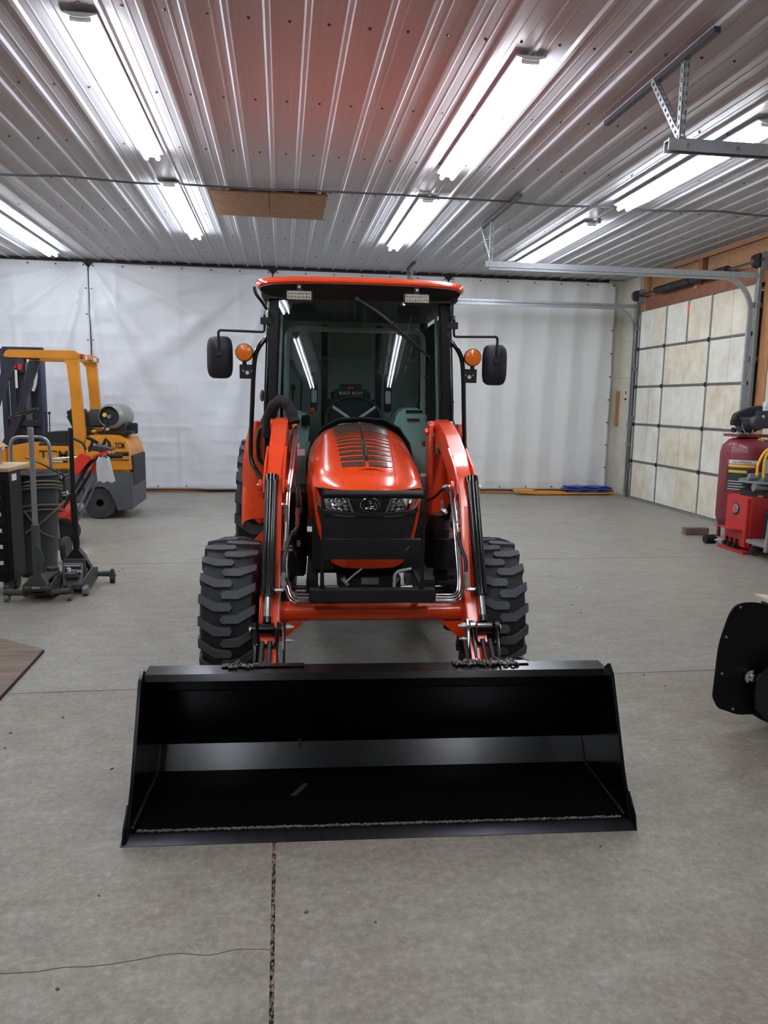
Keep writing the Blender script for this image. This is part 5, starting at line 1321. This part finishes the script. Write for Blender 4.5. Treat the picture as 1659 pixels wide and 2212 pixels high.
B().box((0, .230, .219), (.11, .003, .006), Rx(.20)).build('label_rule', 'label_white', j2)
B().prism([(-.075, .255), (.075, .255), (.02, .33), (-.02, .33)], 'xz', .05, .14, .004).build('handle_yoke', 'satin_black', j2)
B().cyl((0, .10, .32), (.0, .10, .38), .024, n=14).build('handle_collar', 'satin_black', j2)
B().cyl((0, .10, .36), (.0, .13, .78), .026, n=14).build('handle_lower', 'satin_black', j2)
B().cyl((.0, .13, .78), (-.01, .16, 1.29), .018, n=14).build('handle_bar', 'satin_black', j2)
# plywood sheet on floor
pw = thing('plywood_sheet', 'worn brown plywood sheet lying on the floor at the left edge', 'plywood', (-2.0, 4.2, 0))
pl_ = [(.585, -.55), (.575, .415), (.40, .545), (.25, .66), (-.9, .66), (-.9, -.55)]
B().prism(pl_, 'xy', .0, .014).build('lower_ply', 'plywood_edge', pw)
B().prism([(x-.004, y) for x, y in pl_], 'xy', .014, .019).build('face_ply', 'plywood', pw)

# ================================================================ RIGHT SIDE
ac = thing('air_compressor', 'tall maroon upright air compressor with motor on top, right edge', 'air compressor', (5.33, 8.08, 0))
B().lathe([(.05, .12), (.18, .14), (.26, .20), (.285, .28), (.285, 1.02), (.265, 1.10), (.20, 1.17), (.08, 1.20), (.02, 1.20)], (0, 0, 0), (0, 0, 1), 40).build('tank', 'maroon', ac)
for a in (.5, 2.1, 3.7, 5.2):
    x, y = .26*math.cos(a), .26*math.sin(a); B().prism([(-.03, 0), (.03, 0), (.02, .30), (-.02, .30)], 'xz', -.01, .01).xf(Matrix.Translation((x, y, 0)) @ Matrix.Rotation(a+PI/2, 4, 'Z')).build('foot', 'maroon', ac)
def label_wrap(z0, z1, a0, a1, mat, name, r=.2875):
    rows = [[(r*math.cos(math.radians(a)), r*math.sin(math.radians(a)), z) for a in range(a0, a1+1, 4)] for z in (z0, z1)]
    B().grid(rows, .001).build(name, mat, ac)
label_wrap(.90, .945, 196, 264, 'label_white', 'brand_band'); label_wrap(.865, .893, 196, 256, 'yellow_label', 'series_band')
label_wrap(.60, .845, 196, 248, 'label_black', 'info_label'); label_wrap(.80, .83, 200, 240, 'green_label', 'info_heading', .289)
for k in range(4): label_wrap(.70-k*.03, .707-k*.03, 200, 240-(k % 2)*8, 'label_white', 'info_line', .289)
text('AIR COMPRESSOR', .030, .0008, 'text_dark', ac, 'label_lettering', (-.19, -.222, .922), rot=(PI/2, 0, math.radians(-41)), sx=.8)
mt = B().bx(-.20, .26, -.14, .18, 1.20, 1.23, .004).build('platform', 'maroon', ac)
B().cyl((-.16, -.06, 1.34), (.02, -.06, 1.34), .085, n=24).build('motor', 'motor_grey', ac)
B().lathe([(.03, -.10), (.075, -.09), (.085, -.05), (.085, 0)], (.0, -.10, 1.36), (0, 1, 0), 24).build('motor_end', 'motor_grey', ac)
B().prism([(-.21, 1.40), (-.19, 1.46), (-.05, 1.53), (.12, 1.56), (.14, 1.50), (.0, 1.46), (-.08, 1.38), (-.20, 1.36)], 'xz', -.05, .05, .01).build('belt_guard', 'dark_plastic', ac)
B().bx(.02, .16, -.14, .06, 1.30, 1.50, .012).build('pump_head', 'motor_grey', ac)
B().bx(.055, .085, -.143, -.14, 1.395, 1.45, .0).build('switch_plate', 'label_white', ac)
B().bx(-.03, .04, -.14, -.138, 1.30, 1.36).build('rating_plate', 'label_white', ac)
B().cyl((.15, -.05, 1.49), (.15, -.05, 1.56), .035, n=18).cyl((.15, -.05, 1.565), (.15, -.05, 1.60), .028, n=18).build('air_filter', 'white_plastic', ac)
B().bx(-.27, -.17, -.12, -.04, 1.33, 1.40, .008).cyl((-.26, -.08, 1.29), (-.22, -.08, 1.27), .025).build('pressure_switch', 'matte_black', ac)
B().tube(smooth_path([(-.17, -.1, 1.38), (-.14, -.14, 1.26), (-.07, -.15, 1.24), (-.03, -.14, 1.30)]), .007, 8).build('copper_tube', 'galv_dull', ac)
B().tube(smooth_path([(-.25, -.1, 1.27), (-.28, -.13, 1.15), (-.30, -.13, .95), (-.305, -.1, .60), (-.33, -.1, .45), (-.30, -.08, .38)]), .004, 6).build('drain_line', 'maroon', ac)
B().bx(.0, .07, -.20, -.18, 1.12, 1.19, .002).build('warning_label', 'yellow_label', ac)

tg = thing('tire_changer', 'red tire changer cabinet with round badge and step, right edge', 'tire changer', (5.13, 7.45, 0))
B().bx(-.26, .35, -.22, .20, .05, .60, .012).build('cabinet', 'changer_red', tg)
B().bx(-.33, .36, -.25, .22, .0, .03, .004).build('base_plate', 'changer_red', tg)
B().bx(-.285, -.255, -.20, .18, .06, .59, .008).build('side_panel', 'changer_red', tg)
bd = B().lathe([(.066, 0), (.066, .006), (.056, .012), (.0, .013)], (-.285, .0, .455), (-1, 0, 0), 28).build('badge', 'dark_plastic', tg)
B().lathe([(.050, 0.012), (.046, .016), (0, .017)], (-.285, .0, .455), (-1, 0, 0), 28).build('badge_face', 'tin', bd)
B().bx(-.304, -.301, -.02, .02, .43, .48).build('badge_mark', 'red_paint', bd)
B().prism([(-.285, .225), (-.285, .245), (-.42, .262), (-.42, .250)], 'xz', -.14, .16, .002).build('step_plate', 'changer_red', tg)
for k in range(3):
    B().bx(-.34, -.27, -.10+k*.09, -.05+k*.09, .05, .09, .006).cyl((-.30, -.075+k*.09, .08), (-.30, -.075+k*.09, .14), .012).build('foot_pedal', 'matte_black', tg)
B().cyl((.06, .0, .60), (.06, .0, .66), .27, n=36).build('turntable_base', 'matte_black', tg)
B().cyl((.06, .0, .74), (.06, .0, .765), .29, n=36).build('turntable', 'tin', tg)
B().cyl((-.20, -.14, .70), (.05, -.16, .69), .042, n=18).build('clamp_cylinder', 'tin', tg)
for (x, y) in ((-.12, .02), (-.06, -.13), (.12, -.15), (.05, .15)): B().bx(x-.035, x+.035, y-.03, y+.03, .765, .83, .006).build('jaw_clamp', 'galv_dull', tg)
B().box((-.16, -.05, .785), (.14, .05, .03), Rz(.2), .006).build('bead_lever', 'galv_dull', tg)
B().bx(.04, .15, -.05, .1, .83, .98, .01).build('tool_box', 'galv_dull', tg)
B().bx(.10, .24, -.10, -.08, .82, .95, .004).build('gauge_panel', 'blue_metal', tg)
B().bx(.28, .34, .05, .15, .6, 1.45, .01).build('column', 'changer_red', tg)
B().box((-.16, -.215, .615), (.05, .03, .02), None, .004).build('brass_valve', 'brass', tg)
B().cyl((.14, -.08, 1.06), (.14, -.08, 1.13), .03, n=14).cyl((.14, -.08, .98), (.14, -.08, 1.06), .010).build('regulator', 'chrome', tg)
B().bx(.12, .32, -.10, .04, 1.22, 1.38, .01).build('control_box', 'motor_grey', tg)
B().bx(.12, .32, -.10, .04, 1.14, 1.20, .005).build('control_trim', 'red_paint', tg)
yh = thing('yellow_air_hose', 'yellow air hose looped over the tire changer', 'hose', (5.04, 7.32, .80))
B().tube(smooth_path([(-.10, -.04, .03), (-.10, -.04, .14), (-.06, -.05, .25), (.0, -.05, .31), (.08, -.05, .34), (.16, -.04, .30)]), .014, 10).build('hose_loop', 'yellow_hose', yh)
B().tube(smooth_path([(-.04, -.06, .01), (-.045, -.06, .10), (-.04, -.06, .20), (.0, -.06, .29), (.08, -.06, .33)]), .014, 10).build('hose_loop', 'yellow_hose', yh)
B().tube(smooth_path([(.08, -.05, .34), (.10, -.05, .28), (.10, -.05, .20)]), .009, 8).build('hose_tail', 'tin', yh)
ct = thing('shop_cart', 'grey tube frame cart on casters in front of the tire changer', 'cart', (5.06, 6.85, 0))
B().tube(fillet([(-.26, -.02, .10), (-.22, -.02, .78), (-.14, -.02, .86), (.4, -.02, .84)], .07, 6), .022, 12).build('frame_tube', 'galv_dull', ct)
B().bx(-.24, .4, -.05, .35, .13, .17, .006).build('lower_shelf', 'galv_dull', ct)
B().bx(-.10, .4, .02, .3, .18, .48, .02).build('black_bin', 'satin_black', ct)
B().cyl((-.12, .0, .48), (-.04, 0, .30), .009, n=8).build('brace', 'galv_dull', ct)
for x, y in ((-.20, -.06), (-.16, .3)):
    q = B().lathe([(.02, -.014), (.052, -.014), (.056, 0), (.052, .014), (.02, .014)], (x, y, .056), (0, 1, 0), 22).build('caster', 'old_tyre', ct)
    B().bx(x-.025, x+.025, y-.022, y+.022, .10, .13, .003).build('caster_fork', 'galv_dull', q)
lg = thing('wood_block', 'short weathered wood block on the floor by the compressor', 'wood', (5.02, 8.42, 0))
B().bx(-.20, .10, -.05, .05, 0, .085, .006).build('block', 'plywood', lg)
pj = thing('black_cylinder_part', 'small black part with white pin by the tire changer step', 'machine part', (4.82, 7.86, 0))
B().cyl((-.06, 0, .05), (.06, 0, .05), .05, n=18).build('body', 'matte_black', pj); B().cyl((.03, -.06, .05), (.10, -.06, .052), .010, n=8).build('pin', 'white_plastic', pj)

# ---- orange blade and blue tarp bundle at the back wall
bl = thing('snow_blade', 'long orange yellow steel blade lying along the back wall', 'blade', (4.7, 12.35, 0))
B().prism([(-.77, .045), (-.77, .085), (-.45, .085), (-.38, .055), (.80, .045), (.98, .06), (.98, .02), (-.40, .012)], 'xz', -.10, .10, .003).build('blade_plate', 'blade_orange', bl)
B().bx(-2.0, -.76, .15, .19, .012, .035).build('support_lath', 'lumber', bl)
B().box((.92, 0, .09), (.16, .10, .03), Ry(.2), .005).build('hinge_block', 'blade_orange', bl)
bt_ = thing('folded_blue_tarp', 'folded blue plastic tarp lying on the orange blade', 'tarp', (5.22, 12.36, .062))
for k in range(5):
    a = .42-.02*abs(k-2); rows = []
    for y in (-.12, -.04, .06, .13):
        rows.append([(-a+2*a*i/12+random.uniform(-.02, .02), y, .006+k*.020+.006*math.sin(i*1.3+k*2+y*9)) for i in range(13)])
    B().grid(rows, .012).build('fold', 'blue_tarp', bt_, ang=60)

# ---- black implement at right edge
im = thing('snowblower_attachment', 'black steel implement side plate with hub and disc, right edge', 'implement', (2.45, 3.3, 0))
IM_R = Matrix.Translation((0, 0, 0))
pl2 = [(-.405, .155), (-.395, .42), (-.355, .565), (-.325, .612), (-.27, .622), (-.20, .618), (.05, .53), (.60, .40), (.60, .10), (.10, .055), (-.22, .062), (-.27, .062), (-.375, .10)]
pr2 = [(v.x, v.z) for v in fillet([((pl2[-1][0]+pl2[0][0])/2, 0, (pl2[-1][1]+pl2[0][1])/2)]+[(x, 0, z) for x, z in pl2]+[((pl2[-1][0]+pl2[0][0])/2, 0, (pl2[-1][1]+pl2[0][1])/2+.0005)], .05, 4)]
ip_ = B().prism(pr2, 'xz', -.10, -.09).build('side_plate', 'plate_black', im)
for (x, z) in ((-.305, .600), (-.365, .455), (-.372, .275), (-.30, .095)):
    B().cyl((x, -.106, z), (x, -.099, z), .006, n=8).build('rivet', 'zinc', ip_)
B().prism([(-.02, .555), (.10, .52), (.60, .40), (.60, .12), (.1, .09), (-.02, .10)], 'xz', -.085, .16, .003).build('housing', 'matte_black', im)
B().box((.24, .08, .54), (.52, .30, .018), Ry(.10)).build('top_board', 'board_cream', im)
hb = B().lathe([(.030, 0), (.034, .01), (.034, .03), (.018, .034), (.018, .05)], (-.235, -.10, .262), (0, -1, 0), 24).build('hub', 'chrome', im)
B().cyl((-.235, -.10, .262), (-.12, -.16, .25), .017, n=14).build('shaft', 'satin_black', im)
dn = 28; poly = []
for k in range(dn):
    a = 2*PI*k/dn; r_ = .20 if k % 4 else .212; poly.append((-.055+r_*math.cos(a)*.9, .195+r_*math.sin(a)*.85))
B().prism(poly, 'xz', -.17, -.155, .002).build('notched_disc', 'satin_black', im)
B().prism([(-.13, .20), (-.04, .25), (-.02, .235), (-.12, .185)], 'xz', -.178, -.17).build('disc_slot', 'galv_dull', im)
B().prism([(-.19, .06), (-.06, .0), (.30, .0), (.45, .02), (.45, .08), (.0, .08), (-.14, .09)], 'xz', -.15, -.09, .003).build('skid_shoe', 'satin_black', im)
